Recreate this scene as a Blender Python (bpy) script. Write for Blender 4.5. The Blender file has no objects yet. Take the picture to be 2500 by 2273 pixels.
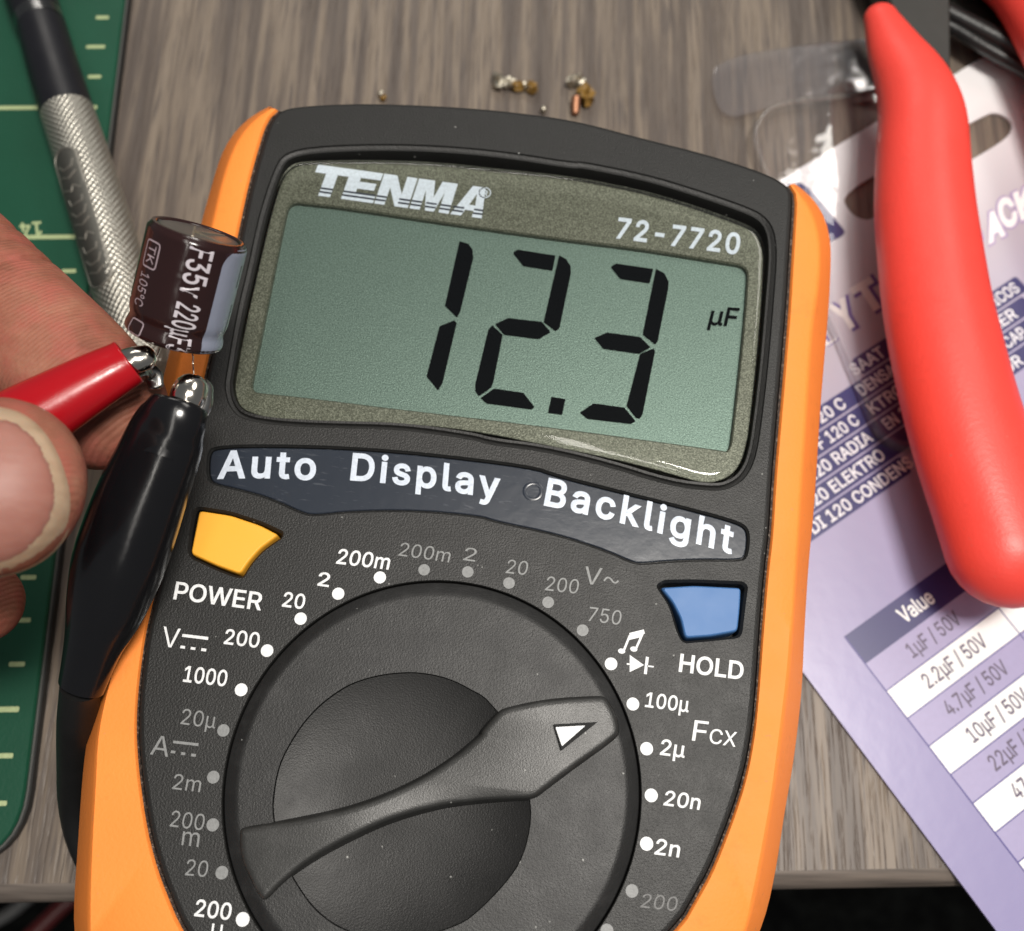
import bpy, bmesh, math, random
from math import sin, cos, pi, radians, hypot, atan2, sqrt
from mathutils import Vector, Matrix
from mathutils.bvhtree import BVHTree
from mathutils.geometry import tessellate_polygon
import os
random.seed(7)
MM = 0.001
sc = bpy.context.scene
COL = sc.collection

# ------------------------------------------------------------------ camera
cam_d = bpy.data.cameras.new('camera'); cam = bpy.data.objects.new('camera', cam_d); COL.objects.link(cam)
TH, RO = radians(18.3496), radians(1.7518)
fwd = Vector((0, sin(TH), -cos(TH))); upv = Vector((0, cos(TH), sin(TH))); rt = Vector((1, 0, 0))
cr = cos(RO)*rt + sin(RO)*upv; cu_ = -sin(RO)*rt + cos(RO)*upv
m = Matrix((cr, cu_, -fwd)).transposed().to_4x4(); m.translation = Vector((0, 0, 153.8942*MM))
cam.matrix_world = m
cam_d.lens = 36.5573; cam_d.sensor_width = 36; cam_d.sensor_fit = 'HORIZONTAL'
cam_d.clip_start = 0.005; cam_d.clip_end = 20
cam_d.dof.use_dof = True; cam_d.dof.focus_distance = 0.119; cam_d.dof.aperture_fstop = 25
sc.camera = cam
# ------------------------------------------------------------------ world and lamps (indoor: ceiling tubes plus room light)
wd = bpy.data.worlds.new("World"); sc.world = wd; wd.use_nodes = True
wd.node_tree.nodes['Background'].inputs[0].default_value = (0.92, 0.96, 1.0, 1)
wd.node_tree.nodes['Background'].inputs[1].default_value = 0.15
def area(name, loc, target, sx, sy, power, col=(1, 0.95, 0.88)):
    l = bpy.data.lights.new(name, 'AREA'); l.shape = 'RECTANGLE'; l.size = sx; l.size_y = sy; l.energy = power; l.color = col
    o = bpy.data.objects.new(name, l); COL.objects.link(o); o.location = loc
    o.rotation_euler = (Vector(target)-Vector(loc)).to_track_quat('-Z', 'Y').to_euler()
    return o
area('desk_lamp', (0.125, 0.035, 0.60), (0.02, 0.04, 0), 0.11, 0.13, 4.0)
area('ceiling_lamp', (-0.06, -0.35, 1.50), (0, 0.05, 0), 0.06, 1.7, 5.5)
area('ceiling_lamp', (0.86, 1.08, 1.45), (0, 0.06, 0), 0.60, 0.45, 6.5)
area('ceiling_lamp', (-0.25, 1.75, 1.45), (0, 0.04, 0), 0.9, 0.10, 4)
area('ceiling_lamp', (-0.25, 2.05, 1.45), (0, 0.04, 0), 0.9, 0.10, 4)
sc.view_settings.view_transform = 'Standard'; sc.view_settings.look = 'None'
sc.view_settings.exposure = -0.12; sc.view_settings.gamma = 1.0
try:
    sc.cycles.max_bounces = 8; sc.cycles.transparent_max_bounces = 16; sc.cycles.caustics_reflective = False; sc.cycles.caustics_refractive = False
except Exception: pass

# ------------------------------------------------------------------ materials
class NT:
    def __init__(s, name):
        s.m = bpy.data.materials.new(name); s.m.use_nodes = True; s.t = s.m.node_tree; s.b = s.t.nodes['Principled BSDF']; s.o = s.t.nodes['Material Output']
        s.tc = s.t.nodes.new('ShaderNodeTexCoord')
    def n(s, t, **k):
        x = s.t.nodes.new(t)
        for a, v in k.items():
            if a.startswith('i_'):
                key = a[2:]; key = int(key) if key.isdigit() else key.replace('_', ' ')
                inp = x.inputs[key]
                if isinstance(v, bpy.types.NodeSocket): s.t.links.new(v, inp)
                else: inp.default_value = v
            else: setattr(x, a, v)
        return x
    def l(s, a, b): s.t.links.new(a, b)
    def co(s, sx=1000, sy=None, sz=None, rz=0, src='Object'):   # texture space in millimetres
        mp = s.n('ShaderNodeMapping'); mp.inputs['Scale'].default_value = (sx, sy or sx, sz or sx); mp.inputs['Rotation'].default_value = (0, 0, rz)
        s.l(s.tc.outputs[src], mp.inputs['Vector']); return mp.outputs[0]
    def noise(s, sc_, vec=None, det=2, rough=.5, dist=0):
        return s.n('ShaderNodeTexNoise', i_Vector=vec or s.co(), i_Scale=sc_, i_Detail=det, i_Roughness=rough, i_Distortion=dist).outputs[0]
    def ramp(s, fac, stops):
        r = s.n('ShaderNodeValToRGB', i_Fac=fac); e = r.color_ramp.elements
        while len(e) < len(stops): e.new(.5)
        for x, (p, c) in zip(e, stops): x.position = p; x.color = c if len(c) == 4 else (*c, 1)
        return r.outputs[0]
    def mix(s, f, a, b):
        x = s.n('ShaderNodeMix', data_type='RGBA')
        for i, v in ((0, f), (6, a), (7, b)):
            if isinstance(v, bpy.types.NodeSocket): s.l(v, x.inputs[i])
            else: x.inputs[i].default_value = v if i == 0 else ((*v, 1) if len(v) == 3 else v)
        return x.outputs[2]
    def math(s, op, a, b=0.0):
        x = s.n('ShaderNodeMath', operation=op)
        for i, v in ((0, a), (1, b)):
            if isinstance(v, bpy.types.NodeSocket): s.l(v, x.inputs[i])
            else: x.inputs[i].default_value = v
        return x.outputs[0]
    def bump(s, h, dist_mm, strength=1.0, prev=None):
        x = s.n('ShaderNodeBump', i_Height=h, i_Strength=strength, i_Distance=dist_mm*MM)
        if prev: s.l(prev, x.inputs['Normal'])
        s.l(x.outputs[0], s.b.inputs['Normal']); return x.outputs[0]
    def base(s, c):
        if isinstance(c, bpy.types.NodeSocket): s.l(c, s.b.inputs['Base Color'])
        else: s.b.inputs['Base Color'].default_value = (*c, 1)
    def set(s, **k):
        for a, v in k.items():
            i = s.b.inputs[a.replace('_', ' ')]
            if isinstance(v, bpy.types.NodeSocket): s.l(v, i)
            else: i.default_value = v

def plastic(name, col, rough=.45, grain=3.2, depth=.02, var=.12, dust=0.0, spec=.5, det=2, wear=0, headfade=False, grime=0):
    t = NT(name); v = t.noise(.12, det=4)
    c2 = tuple(x*(1-var) for x in col); c1 = tuple(min(1, x*(1+var)) for x in col)
    c = t.mix(v, c2, c1)
    if wear:
        w_ = t.ramp(t.noise(.35, det=6, rough=.7), [(.5, (0, 0, 0)), (.75, (1, 1, 1))])
        c = t.mix(t.math('MULTIPLY', w_, wear), c, tuple(min(1, x*1.6+.03) for x in col))
    if grime:
        gm = t.ramp(t.noise(.22, det=6, rough=.75), [(.56, (0, 0, 0)), (.70, (1, 1, 1))])
        c = t.mix(t.math('MULTIPLY', gm, grime), c, tuple(x*.45 for x in col))
        fl = t.ramp(t.noise(1.1, det=2), [(.70, (0, 0, 0)), (.76, (1, 1, 1))]); c = t.mix(t.math('MULTIPLY', fl, grime*1.5), c, (.25, .18, .14))
    if dust:
        vo = t.n('ShaderNodeTexVoronoi', i_Vector=t.co(), i_Scale=.42, i_Randomness=1.0)
        sp = t.ramp(vo.outputs['Distance'], [(0.0, (1, 1, 1)), (dust, (0, 0, 0))])
        big = t.ramp(t.noise(2.0), [(.5, (0, 0, 0)), (.58, (1, 1, 1))])
        c = t.mix(t.math('MULTIPLY', sp, big), c, (.45, .45, .43))
    t.base(c)
    if depth:
        hh_ = t.noise(grain, det=det, rough=.6)
        if headfade:
            sx = t.n('ShaderNodeSeparateXYZ', i_0=t.co(1000)); yy = t.math('SUBTRACT', sx.outputs[1], t.math('MULTIPLY', t.math('POWER', sx.outputs[0], 2.0), -.0105))
            fr = t.n('ShaderNodeMapRange', i_Value=yy); fr.inputs[1].default_value = 91; fr.inputs[2].default_value = 94.5; fr.inputs[3].default_value = 1; fr.inputs[4].default_value = .12
            hh_ = t.math('MULTIPLY', hh_, fr.outputs[0])
        t.bump(hh_, depth)
    rr = t.math('ADD', t.math('MULTIPLY', t.noise(.3, det=4), .16), rough-.08)
    t.set(Roughness=rr, Specular_IOR_Level=spec)
    return t.m
def flat(name, col, rough=.5, metal=0, spec=.5):
    t = NT(name); n = t.noise(1.2, det=3); t.base(t.mix(n, tuple(x*.93 for x in col), tuple(min(1, x*1.05) for x in col))); t.set(Roughness=rough, Metallic=metal, Specular_IOR_Level=spec); return t.m

MT = {}
MT['case'] = plastic('black_case_plastic', (.014, .014, .0135), .46, 4.3, .060, .12, .07, .36, det=2, headfade=True)
MT['head'] = plastic('smooth_black_plastic', (.020, .020, .021), .42, 4, .012, .15, .05, det=1)
MT['dial'] = plastic('dial_plastic', (.014, .014, .014), .46, 5.2, .042, .12, .07, .38, det=2, wear=.30)
MT['bowl'] = plastic('dial_bowl_plastic', (.008, .008, .008), .42, 5.4, .028, .12, .08, .26, det=2)
MT['bar'] = plastic('dial_bar_plastic', (.026, .026, .025), .40, 5.4, .030, .12, .06, det=2, wear=.35)
MT['well'] = flat('dark_gap', (.006, .006, .006), .8)
MT['orange'] = plastic('orange_rubber', (.93, .265, .045), .62, 2.2, .045, .05, 0, .3, det=2, grime=.16)
MT['yellow'] = plastic('yellow_button', (.90, .42, .035), .45, 2, .004, .04)
MT['blue'] = plastic('blue_button', (.065, .165, .38), .45, 2, .004, .04, 0, .3)
def inkmat(name, col, r=.5):
    t = NT(name); n = t.noise(2.5, det=4, rough=.7); t.base(t.mix(t.ramp(n, [(.35, (0, 0, 0)), (.6, (1, 1, 1))]), tuple(x*.82 for x in col), col)); t.bump(t.noise(3.4, det=1), .03); t.set(Roughness=r); return t.m
MT['white'] = inkmat('white_ink', (.78, .79, .80)); MT['grey'] = inkmat('worn_grey_ink', (.22, .225, .225)); MT['faint'] = inkmat('faded_grey_ink', (.12, .12, .12))
MT['paleink'] = inkmat('pale_ink', (.62, .68, .78), .3)
MT['blackink'] = flat('lcd_black', (.0015, .002, .003), .6, 0, .04)
def olive():
    t = NT('olive_metallic_frame'); fl = t.noise(7.0, det=1)
    c = t.mix(t.ramp(fl, [(.42, (0, 0, 0)), (.68, (1, 1, 1))]), (.062, .064, .045), (.20, .205, .16)); t.base(c)
    t.bump(t.noise(6, det=1), .03); t.set(Roughness=.42, Metallic=.25); return t.m
MT['olive'] = olive()
def lcd():
    t = NT('lcd_glass'); fl = t.noise(6.5, det=2, rough=.7)
    c = t.mix(t.ramp(fl, [(.38, (0, 0, 0)), (.72, (1, 1, 1))]), (.080, .118, .102), (.22, .30, .265)); t.base(c)
    t.bump(t.noise(6.5, det=1), .03); t.set(Roughness=.45, Metallic=.65, Specular_IOR_Level=.5); return t.m
MT['lcd'] = lcd()
def clear(name, refl=.9, tint=(1, 1, 1), rough=.03, haze=0.0, ior=1.45, hazecol=(.8, .8, .82), wob=.3):
    t = NT(name); t.t.nodes.remove(t.b)
    tr = t.n('ShaderNodeBsdfTransparent', i_Color=(*tint, 1)); gl = t.n('ShaderNodeBsdfGlossy', i_Color=(refl, refl, refl, 1), i_Roughness=rough)
    fr = t.n('ShaderNodeFresnel', i_IOR=ior); bp = t.n('ShaderNodeBump', i_Height=t.noise(.5 if wob < .6 else .13, det=2), i_Strength=wob, i_Distance=(.1 if wob < .6 else .22)*MM)
    t.l(bp.outputs[0], gl.inputs['Normal'])
    mx = t.n('ShaderNodeMixShader'); t.l(fr.outputs[0], mx.inputs[0]); t.l(tr.outputs[0], mx.inputs[1]); t.l(gl.outputs[0], mx.inputs[2])
    out = mx.outputs[0]
    if haze:
        df = t.n('ShaderNodeBsdfDiffuse', i_Color=(*hazecol, 1)); m2 = t.n('ShaderNodeMixShader', i_0=haze); t.l(out, m2.inputs[1]); t.l(df.outputs[0], m2.inputs[2]); out = m2.outputs[0]
    t.l(out, t.o.inputs[0]); return t.m
MT['lens'] = clear('clear_lens', .9, (.96, .98, .96), .05, wob=.02, ior=1.38)
MT['blister'] = clear('clear_blister_plastic', .95, (.97, .96, .97), .07, .02, wob=1.0)
MT['ridge'] = clear('clear_blister_ridge', .95, (.94, .94, .95), .10, .06)
def labelm():
    t = NT('navy_label'); sc1 = t.n('ShaderNodeTexNoise', i_Vector=t.co(600, 3500, 1000, .6), i_Scale=.9, i_Detail=3.0)
    scr = t.ramp(sc1.outputs[0], [(.62, (0, 0, 0)), (.72, (1, 1, 1))])
    t.base(t.mix(t.math('MULTIPLY', scr, .25), (.020, .026, .038), (.14, .15, .17))); t.bump(t.noise(.6, det=2), .02); t.set(Roughness=.26, Specular_IOR_Level=.5); return t.m
MT['label'] = labelm()
def wood():
    t = NT('grey_brown_oak_laminate'); r = radians(-2.6)
    a = t.n('ShaderNodeTexNoise', i_Vector=t.co(1000, 26, 1000, r), i_Scale=.40, i_Detail=3.0, i_Roughness=.5, i_Distortion=.35).outputs[0]
    b = t.n('ShaderNodeTexNoise', i_Vector=t.co(1000, 45, 1000, r), i_Scale=1.9, i_Detail=2.0, i_Roughness=.5).outputs[0]
    c = t.noise(.035, det=2)
    sw = t.n('ShaderNodeTexNoise', i_Vector=t.co(1000, 130, 1000, r), i_Scale=.16, i_Detail=2.0).outputs[0]
    s1 = t.ramp(t.math('ADD', t.math('MULTIPLY', a, .72), t.math('MULTIPLY', sw, .28)), [(.40, (.074, .059, .051)), (.475, (.122, .098, .081)), (.53, (.186, .149, .115)), (.66, (.224, .181, .140))])
    s2 = t.mix(t.ramp(b, [(.52, (0, 0, 0)), (.66, (1, 1, 1))]), s1, (.088, .072, .064))
    t.base(t.mix(t.math('MULTIPLY', c, .35), s2, (.165, .136, .114)))
    pores = t.n('ShaderNodeTexNoise', i_Vector=t.co(1000, 34, 1000, r), i_Scale=2.4, i_Detail=2.0).outputs[0]
    p = t.ramp(pores, [(.54, (1, 1, 1)), (.70, (0, 0, 0))])
    t.bump(p, .09); t.set(Roughness=.42, Specular_IOR_Level=.35); return t.m
MT['wood'] = wood()
def edgem():
    t = NT('desk_edge_band'); a = t.n('ShaderNodeTexNoise', i_Vector=t.co(50, 1000, 1000), i_Scale=1.2, i_Detail=3.0).outputs[0]
    t.base(t.ramp(a, [(.35, (.085, .070, .060)), (.65, (.16, .132, .112))])); t.set(Roughness=.42); return t.m
MT['edge'] = edgem()
def floorm():
    t = NT('dark_carpet'); t.base(t.ramp(t.noise(.05, det=5, rough=.8), [(.45, (.002, .002, .002)), (.7, (.012, .013, .012))])); t.set(Roughness=.9, Specular_IOR_Level=.1); return t.m
MT['floor'] = floorm()
def matg():
    t = NT('green_cutting_mat'); n = t.noise(.10, det=4); t.base(t.mix(n, (.004, .052, .026), (.007, .074, .040))); t.bump(t.noise(2.6, det=2), .035); t.set(Roughness=.42, Specular_IOR_Level=.45); return t.m
MT['mat'] = matg(); MT['matink'] = inkmat('mat_ink', (.42, .50, .26)); MT['matdark'] = plastic('mat_black_layer', (.012, .013, .013), .5, 3, .02)
MT['matline'] = flat('mat_grey_layer', (.09, .09, .085), .45)
def skin():
    t = NT('skin'); v = t.noise(.16, det=4, rough=.6)
    c = t.ramp(v, [(.28, (.17, .055, .034)), (.45, (.25, .092, .058)), (.60, (.31, .128, .082)), (.78, (.40, .19, .125))])
    fine = t.noise(1.3, det=3)
    t.base(t.mix(t.math('MULTIPLY', fine, .35), t.mix(t.ramp(t.noise(.28, det=3), [(.45, (0, 0, 0)), (.7, (1, 1, 1))]), c, (.36, .10, .075)), (.36, .14, .095)))
    dis = t.n('ShaderNodeTexNoise', i_Vector=t.co(), i_Scale=.10, i_Detail=1.0)
    wv = t.n('ShaderNodeTexWave', i_Vector=t.co(1000, 1000, 1000, radians(48)), i_Scale=.62, i_Distortion=9.0, i_Detail=1.0); wv.inputs['Detail Scale'].default_value = .22
    n1 = t.bump(wv.outputs[1], .045); t.bump(t.noise(1.6, det=5, rough=.7), .11, 1, n1)
    t.set(Roughness=.60, Specular_IOR_Level=.25, Subsurface_Weight=.2, Subsurface_Scale=.0014); t.b.inputs['Subsurface Radius'].default_value = (1, .35, .2); return t.m
MT['skin'] = skin()
def nailm(name, c1, c2, rough=.3):
    t = NT(name); n = t.n('ShaderNodeTexNoise', i_Vector=t.co(250, 1400, 1000, .2), i_Scale=.8, i_Detail=4.0).outputs[0]
    t.base(t.mix(n, c1, c2)); t.bump(n, .05); t.set(Roughness=rough, Subsurface_Weight=.3, Subsurface_Scale=.0012); return t.m
MT['nail'] = nailm('nail_plate', (.27, .105, .080), (.34, .155, .12), .5); MT['nailtip'] = nailm('nail_free_edge', (.30, .195, .125), (.47, .345, .235), .5)
MT['redboot'] = plastic('red_vinyl', (.36, .005, .010), .20, 1.0, .012, .12, 0, .5)
MT['blackboot'] = plastic('black_vinyl', (.005, .005, .006), .19, 1.0, .010, .12, 0, .5)
MT['cable'] = plastic('black_cable', (.006, .006, .006), .5, 2, .01)
def metal(name, col, rough, grain=0):
    t = NT(name); n = t.noise(.6, det=4); t.base(t.mix(n, tuple(x*.8 for x in col), col)); t.bump(t.noise(.9, det=2), .04); t.set(Metallic=1.0, Roughness=rough); return t.m
MT['nickel'] = metal('nickel_plate', (.74, .69, .62), .15); MT['jaw'] = metal('worn_nickel', (.45, .44, .42), .26); MT['alu'] = metal('can_aluminium', (.42, .42, .41), .34); MT['solder'] = metal('solder', (.66, .61, .50), .42); MT['copper'] = metal('copper', (.50, .25, .15), .55); MT['flux'] = plastic('flux_resin', (.22, .125, .03), .25, 1, .05)
MT['sleeve'] = plastic('brown_pvc_sleeve', (.020, .008, .008), .17, .45, .05, .1, 0, .5)
MT['stripe'] = plastic('grey_blue_stripe', (.24, .265, .34), .24, .45, .05, .12, 0, .5)
MT['capink'] = flat('cap_ink', (.52, .48, .52), .3)
MT['dimink'] = flat('cap_ink_dim', (.34, .27, .30), .3)
MT['redgrip'] = plastic('red_grip', (.82, .065, .048), .42, 1.6, .03, .05, 0, .45, grime=.14)
MT['steel'] = plastic('black_oxide_steel', (.020, .020, .017), .5, 1.5, .02)
MT['blackrub'] = plastic('black_insulation', (.010, .010, .010), .38, 1.0, .04)
def knurl():
    t = NT('knurled_aluminium'); uv = t.n('ShaderNodeSeparateXYZ', i_0=t.tc.outputs['UV'])
    a = t.math('SINE', t.math('ADD', t.math('MULTIPLY', uv.outputs[0], 56*pi), t.math('MULTIPLY', uv.outputs[1], 175*pi)))
    b = t.math('SINE', t.math('SUBTRACT', t.math('MULTIPLY', uv.outputs[0], 56*pi), t.math('MULTIPLY', uv.outputs[1], 175*pi)))
    h = t.math('MULTIPLY', t.math('ADD', a, b), .5); t.bump(h, .10); n = t.noise(.5, det=3)
    t.base(t.mix(n, (.40, .385, .34), (.56, .54, .48))); t.set(Metallic=.9, Roughness=.38); return t.m
MT['knurl'] = knurl(); MT['collar'] = plastic('black_anodised_collar', (.006, .006, .009), .42, 2, .01); MT['ring'] = metal('collar_ring', (.20, .20, .20), .25); MT['emblem'] = metal('emblem_metal', (.24, .235, .21), .5)
MT['emblemline'] = metal('emblem_relief_metal', (.46, .44, .39), .5)
def cardm():
    t = NT('printed_card'); s = t.n('ShaderNodeSeparateXYZ', i_0=t.co(1000))
    g = t.n('ShaderNodeMapRange', i_Value=s.outputs[1]); g.inputs[1].default_value = 60; g.inputs[2].default_value = -8
    c = t.ramp(g.outputs[0], [(0, (.80, .79, .80)), (.3, (.45, .41, .46)), (.62, (.355, .325, .475)), (1, (.27, .245, .43))]); t.base(c)
    t.set(Roughness=.30, Specular_IOR_Level=.5); t.bump(t.noise(.4, det=2), .02); return t.m
MT['card'] = cardm(); MT['navy'] = flat('navy_print', (.030, .026, .125), .36); MT['cell'] = flat('lilac_print', (.34, .305, .49), .36); MT['cellw'] = flat('white_print', (.83, .83, .83), .36)
MT['cline'] = flat('rule_print', (.055, .045, .22), .36); MT['cgrey'] = flat('grey_print', (.10, .075, .13), .4); MT['cwhite'] = flat('card_lettering', (.74, .73, .78), .36); MT['cshade'] = flat('lettering_outline', (.10, .07, .26), .36)
MT['cpale'] = flat('pale_outline', (.36, .28, .48), .36)
MT['cpaper'] = flat('warm_white_print', (.72, .68, .66), .36)
MT['redw'] = flat('dark_red_cable', (.05, .004, .004), .4); MT['greyw'] = flat('grey_cable', (.05, .05, .05), .5)

# ------------------------------------------------------------------ mesh helpers (all shapes given in millimetres)
def meshobj(name, bm, mat, parent=None, smooth=30, label=None, kind=None):
    me = bpy.data.meshes.new(name)
    o = Vector(parent['_o']) if (parent is not None and '_o' in parent) else Vector((0, 0, 0))
    for v in bm.verts: v.co = (v.co-o)*MM
    bmesh.ops.recalc_face_normals(bm, faces=bm.faces) if not bm.get('flat') else None
    bm.to_mesh(me); bm.free()
    if smooth:
        for p in me.polygons: p.use_smooth = True
        me.set_sharp_from_angle(angle=radians(smooth))
    me.materials.append(mat)
    ob = bpy.data.objects.new(name, me); COL.objects.link(ob)
    if parent is not None: ob.parent = parent
    if label: ob['label'] = label
    if kind: ob['kind'] = kind
    return ob
class BM:
    pass
def newbm():
    return bmesh.new()
_re = bmesh.ops.recalc_face_normals
def mk(name, verts, faces, mat, parent=None, smooth=30, label=None, kind=None, recalc=True, uvs=None):
    me = bpy.data.meshes.new(name)
    pr = parent
    while pr is not None and '_o' not in pr: pr = pr.parent
    o = pr['_o'] if pr is not None else (0, 0, 0)
    me.from_pydata([((v[0]-o[0])*MM, (v[1]-o[1])*MM, (v[2]-o[2])*MM) for v in verts], [], faces)
    if uvs:
        ul = me.uv_layers.new(name='UVMap')
        for p in me.polygons:
            for li, vi in zip(p.loop_indices, p.vertices): ul.data[li].uv = uvs[vi]
    if recalc:
        bm = bmesh.new(); bm.from_mesh(me); _re(bm, faces=bm.faces); bm.to_mesh(me); bm.free()
    if smooth:
        for p in me.polygons: p.use_smooth = True
        me.set_sharp_from_angle(angle=radians(smooth))
    me.materials.append(mat)
    ob = bpy.data.objects.new(name, me); COL.objects.link(ob)
    if parent is not None: ob.parent = parent
    if label: ob['label'] = label
    if kind: ob['kind'] = kind
    return ob
def thing(name, label, cat, loc=(0, 0, 0), rz=0, group=None, local=False):
    o = bpy.data.objects.new(name, None); COL.objects.link(o); o.empty_display_size = .005
    o.location = [c*MM for c in loc]; o.rotation_euler = (0, 0, rz); o['label'] = label; o['category'] = cat
    if group: o['group'] = group
    o['_o'] = (0, 0, 0) if local else tuple(loc)
    return o
def ccw(p):
    a = sum(p[i][0]*p[(i+1) % len(p)][1]-p[(i+1) % len(p)][0]*p[i][1] for i in range(len(p)))
    return p if a > 0 else p[::-1]
def chaikin(p, n=2, q=.25):
    for _ in range(n):
        r = []
        for i in range(len(p)):
            a, b = p[i], p[(i+1) % len(p)]
            r += [tuple(a[k]*(1-q)+b[k]*q for k in range(len(a))), tuple(a[k]*q+b[k]*(1-q) for k in range(len(a)))]
        p = r
    return p
def rounded(p, r, seg=5):
    out = []
    n = len(p)
    for i in range(n):
        a, b, c = Vector(p[i-1]), Vector(p[i]), Vector(p[(i+1) % n]); ri = r[i] if isinstance(r, (list, tuple)) else r
        u, v = (a-b), (c-b); d = min(ri, u.length*.48, v.length*.48)
        s, e = b+u.normalized()*d, b+v.normalized()*d
        for k in range(seg+1):
            t = k/seg; out.append(tuple(s*(1-t)**2+b*2*t*(1-t)+e*t*t))
    return out
def resample(p, n):
    L = [0]
    for i in range(len(p)): L.append(L[-1]+hypot(p[(i+1) % len(p)][0]-p[i][0], p[(i+1) % len(p)][1]-p[i][1]))
    out = []; j = 0
    for k in range(n):
        s = L[-1]*k/n
        while L[j+1] < s: j += 1
        t = (s-L[j])/max(1e-9, L[j+1]-L[j]); a, b = p[j], p[(j+1) % len(p)]
        out.append((a[0]+(b[0]-a[0])*t, a[1]+(b[1]-a[1])*t))
    return out
def inset(p, d):      # ccw loop, positive d = inwards
    n = len(p); out = []
    for i in range(n):
        a, b, c = p[i-1], p[i], p[(i+1) % n]
        n1 = Vector((-(b[1]-a[1]), b[0]-a[0])); n2 = Vector((-(c[1]-b[1]), c[0]-b[0]))
        if n1.length < 1e-9: n1 = n2
        if n2.length < 1e-9: n2 = n1
        n1.normalize(); n2.normalize(); m_ = n1+n2
        if m_.length < 1e-6: m_ = n1
        m_.normalize(); k = 1/max(.55, m_.dot(n1)); out.append((b[0]+m_.x*d*k, b[1]+m_.y*d*k))
    return out
class Geo:
    def __init__(s): s.v = []; s.f = []
    def loop(s, p, z):
        i0 = len(s.v)
        for k, q in enumerate(p): s.v.append((q[0], q[1], q[2] if len(q) > 2 else (z[k] if isinstance(z, (list, tuple)) else z)))
        return list(range(i0, i0+len(p)))
    def bridge(s, a, b):
        n = len(a)
        for i in range(n): s.f.append((a[i], a[(i+1) % n], b[(i+1) % n], b[i]))
    def cap(s, a): s.f.append(tuple(a))
    def fan(s, a):
        c = [sum(s.v[i][k] for i in a)/len(a) for k in range(3)]; s.v.append(tuple(c)); j = len(s.v)-1
        for i in range(len(a)): s.f.append((a[i], a[(i+1) % len(a)], j))
    def fill(s, outer, holes):
        ids = [i for lp in [outer]+holes for i in lp]
        for t in tessellate_polygon([[Vector((s.v[i][0], s.v[i][1], 0)) for i in lp] for lp in [outer]+holes]):
            s.f.append(tuple(ids[k] for k in t))
    def box(s, x0, x1, y0, y1, z0, z1):
        a = s.loop([(x0, y0), (x1, y0), (x1, y1), (x0, y1)], z0); b = s.loop([(x0, y0), (x1, y0), (x1, y1), (x0, y1)], z1); s.bridge(a, b); s.cap(a[::-1]); s.cap(b)
    def make(s, name, mat, parent=None, **k): return mk(name, s.v, s.f, mat, parent, **k)
def prism(name, pts, prof, mat, parent, bottom=True, top=True, **k):   # prof: list of (inset, z) from the bottom up
    p = ccw(pts); g = Geo(); prev = None
    for i, (d, z) in enumerate(prof):
        L = g.loop(inset(p, d) if d else p, z)
        if prev is None:
            if bottom: g.cap(L[::-1])
        else: g.bridge(prev, L)
        prev = L
    if top: g.fill(prev, [])
    return g.make(name, mat, parent, **k)
def polyflat(name, polys, z, mat, parent, **k):
    g = Geo()
    for p in polys: g.cap(g.loop(ccw(p), z))
    return g.make(name, mat, parent, smooth=0, recalc=False, **k)
def disc(c, r, n=28): return [(c[0]+r*cos(2*pi*i/n), c[1]+r*sin(2*pi*i/n)) for i in range(n)]
def sweep_geo(pts, flat_=1.0, seg=28, sub=4, cap0=False, cap1=True, up=Vector((0, 0, 1)), capk=1.0):
    # pts: (x, y, z, r); Catmull-Rom along the path, elliptical section (r across, r*flat_ up)
    P = [Vector(p[:3]) for p in pts]; R = [p[3] for p in pts]; Q = []; RR = []
    n = len(P)
    for i in range(n-1):
        p0, p1, p2, p3 = P[max(0, i-1)], P[i], P[i+1], P[min(n-1, i+2)]; r0, r1, r2, r3 = R[max(0, i-1)], R[i], R[i+1], R[min(n-1, i+2)]
        for k in range(sub):
            t = k/sub
            f = lambda a, b, c, d: .5*((2*b)+(-a+c)*t+(2*a-5*b+4*c-d)*t*t+(-a+3*b-3*c+d)*t**3)
            Q.append(f(p0, p1, p2, p3)); RR.append(f(r0, r1, r2, r3))
    Q.append(P[-1]); RR.append(R[-1])
    if cap1:
        d = (Q[-1]-Q[-2]).normalized(); r = RR[-1]; e = Q[-1]
        for k in range(1, 8):
            a = k/7*pi/2; Q.append(e+d*r*sin(a)*capk); RR.append(max(r*cos(a), r*.02))
    if cap0:
        d = (Q[0]-Q[1]).normalized(); r = RR[0]; e = Q[0].copy()
        for k in range(1, 8):
            a = k/7*pi/2; Q.insert(0, e+d*r*sin(a)*capk); RR.insert(0, max(r*cos(a), r*.02))
    v = []; f = []; uv = []; s = 0
    for i, q in enumerate(Q):
        t = (Q[min(i+1, len(Q)-1)]-Q[max(0, i-1)]).normalized(); side = t.cross(up).normalized(); u2 = side.cross(t).normalized()
        if i: s += (Q[i]-Q[i-1]).length
        fl = flat_[min(len(flat_)-1, i)] if isinstance(flat_, list) else flat_
        for k in range(seg):
            a = 2*pi*k/seg; v.append(tuple(q+side*cos(a)*RR[i]+u2*sin(a)*RR[i]*fl)); uv.append((k/seg if k < seg else 1, s/100))
    for i in range(len(Q)-1):
        for k in range(seg): f.append((i*seg+k, i*seg+(k+1) % seg, (i+1)*seg+(k+1) % seg, (i+1)*seg+k))
    f.append(tuple(range(seg))[::-1]); f.append(tuple(range((len(Q)-1)*seg, len(Q)*seg)))
    return v, f, uv
def sweep(name, pts, mat, parent, label=None, smooth=50, kind=None, **k):
    v, f, uv = sweep_geo(pts, **k); return mk(name, v, f, mat, parent, smooth=smooth, label=label, uvs=uv, kind=kind)

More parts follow.
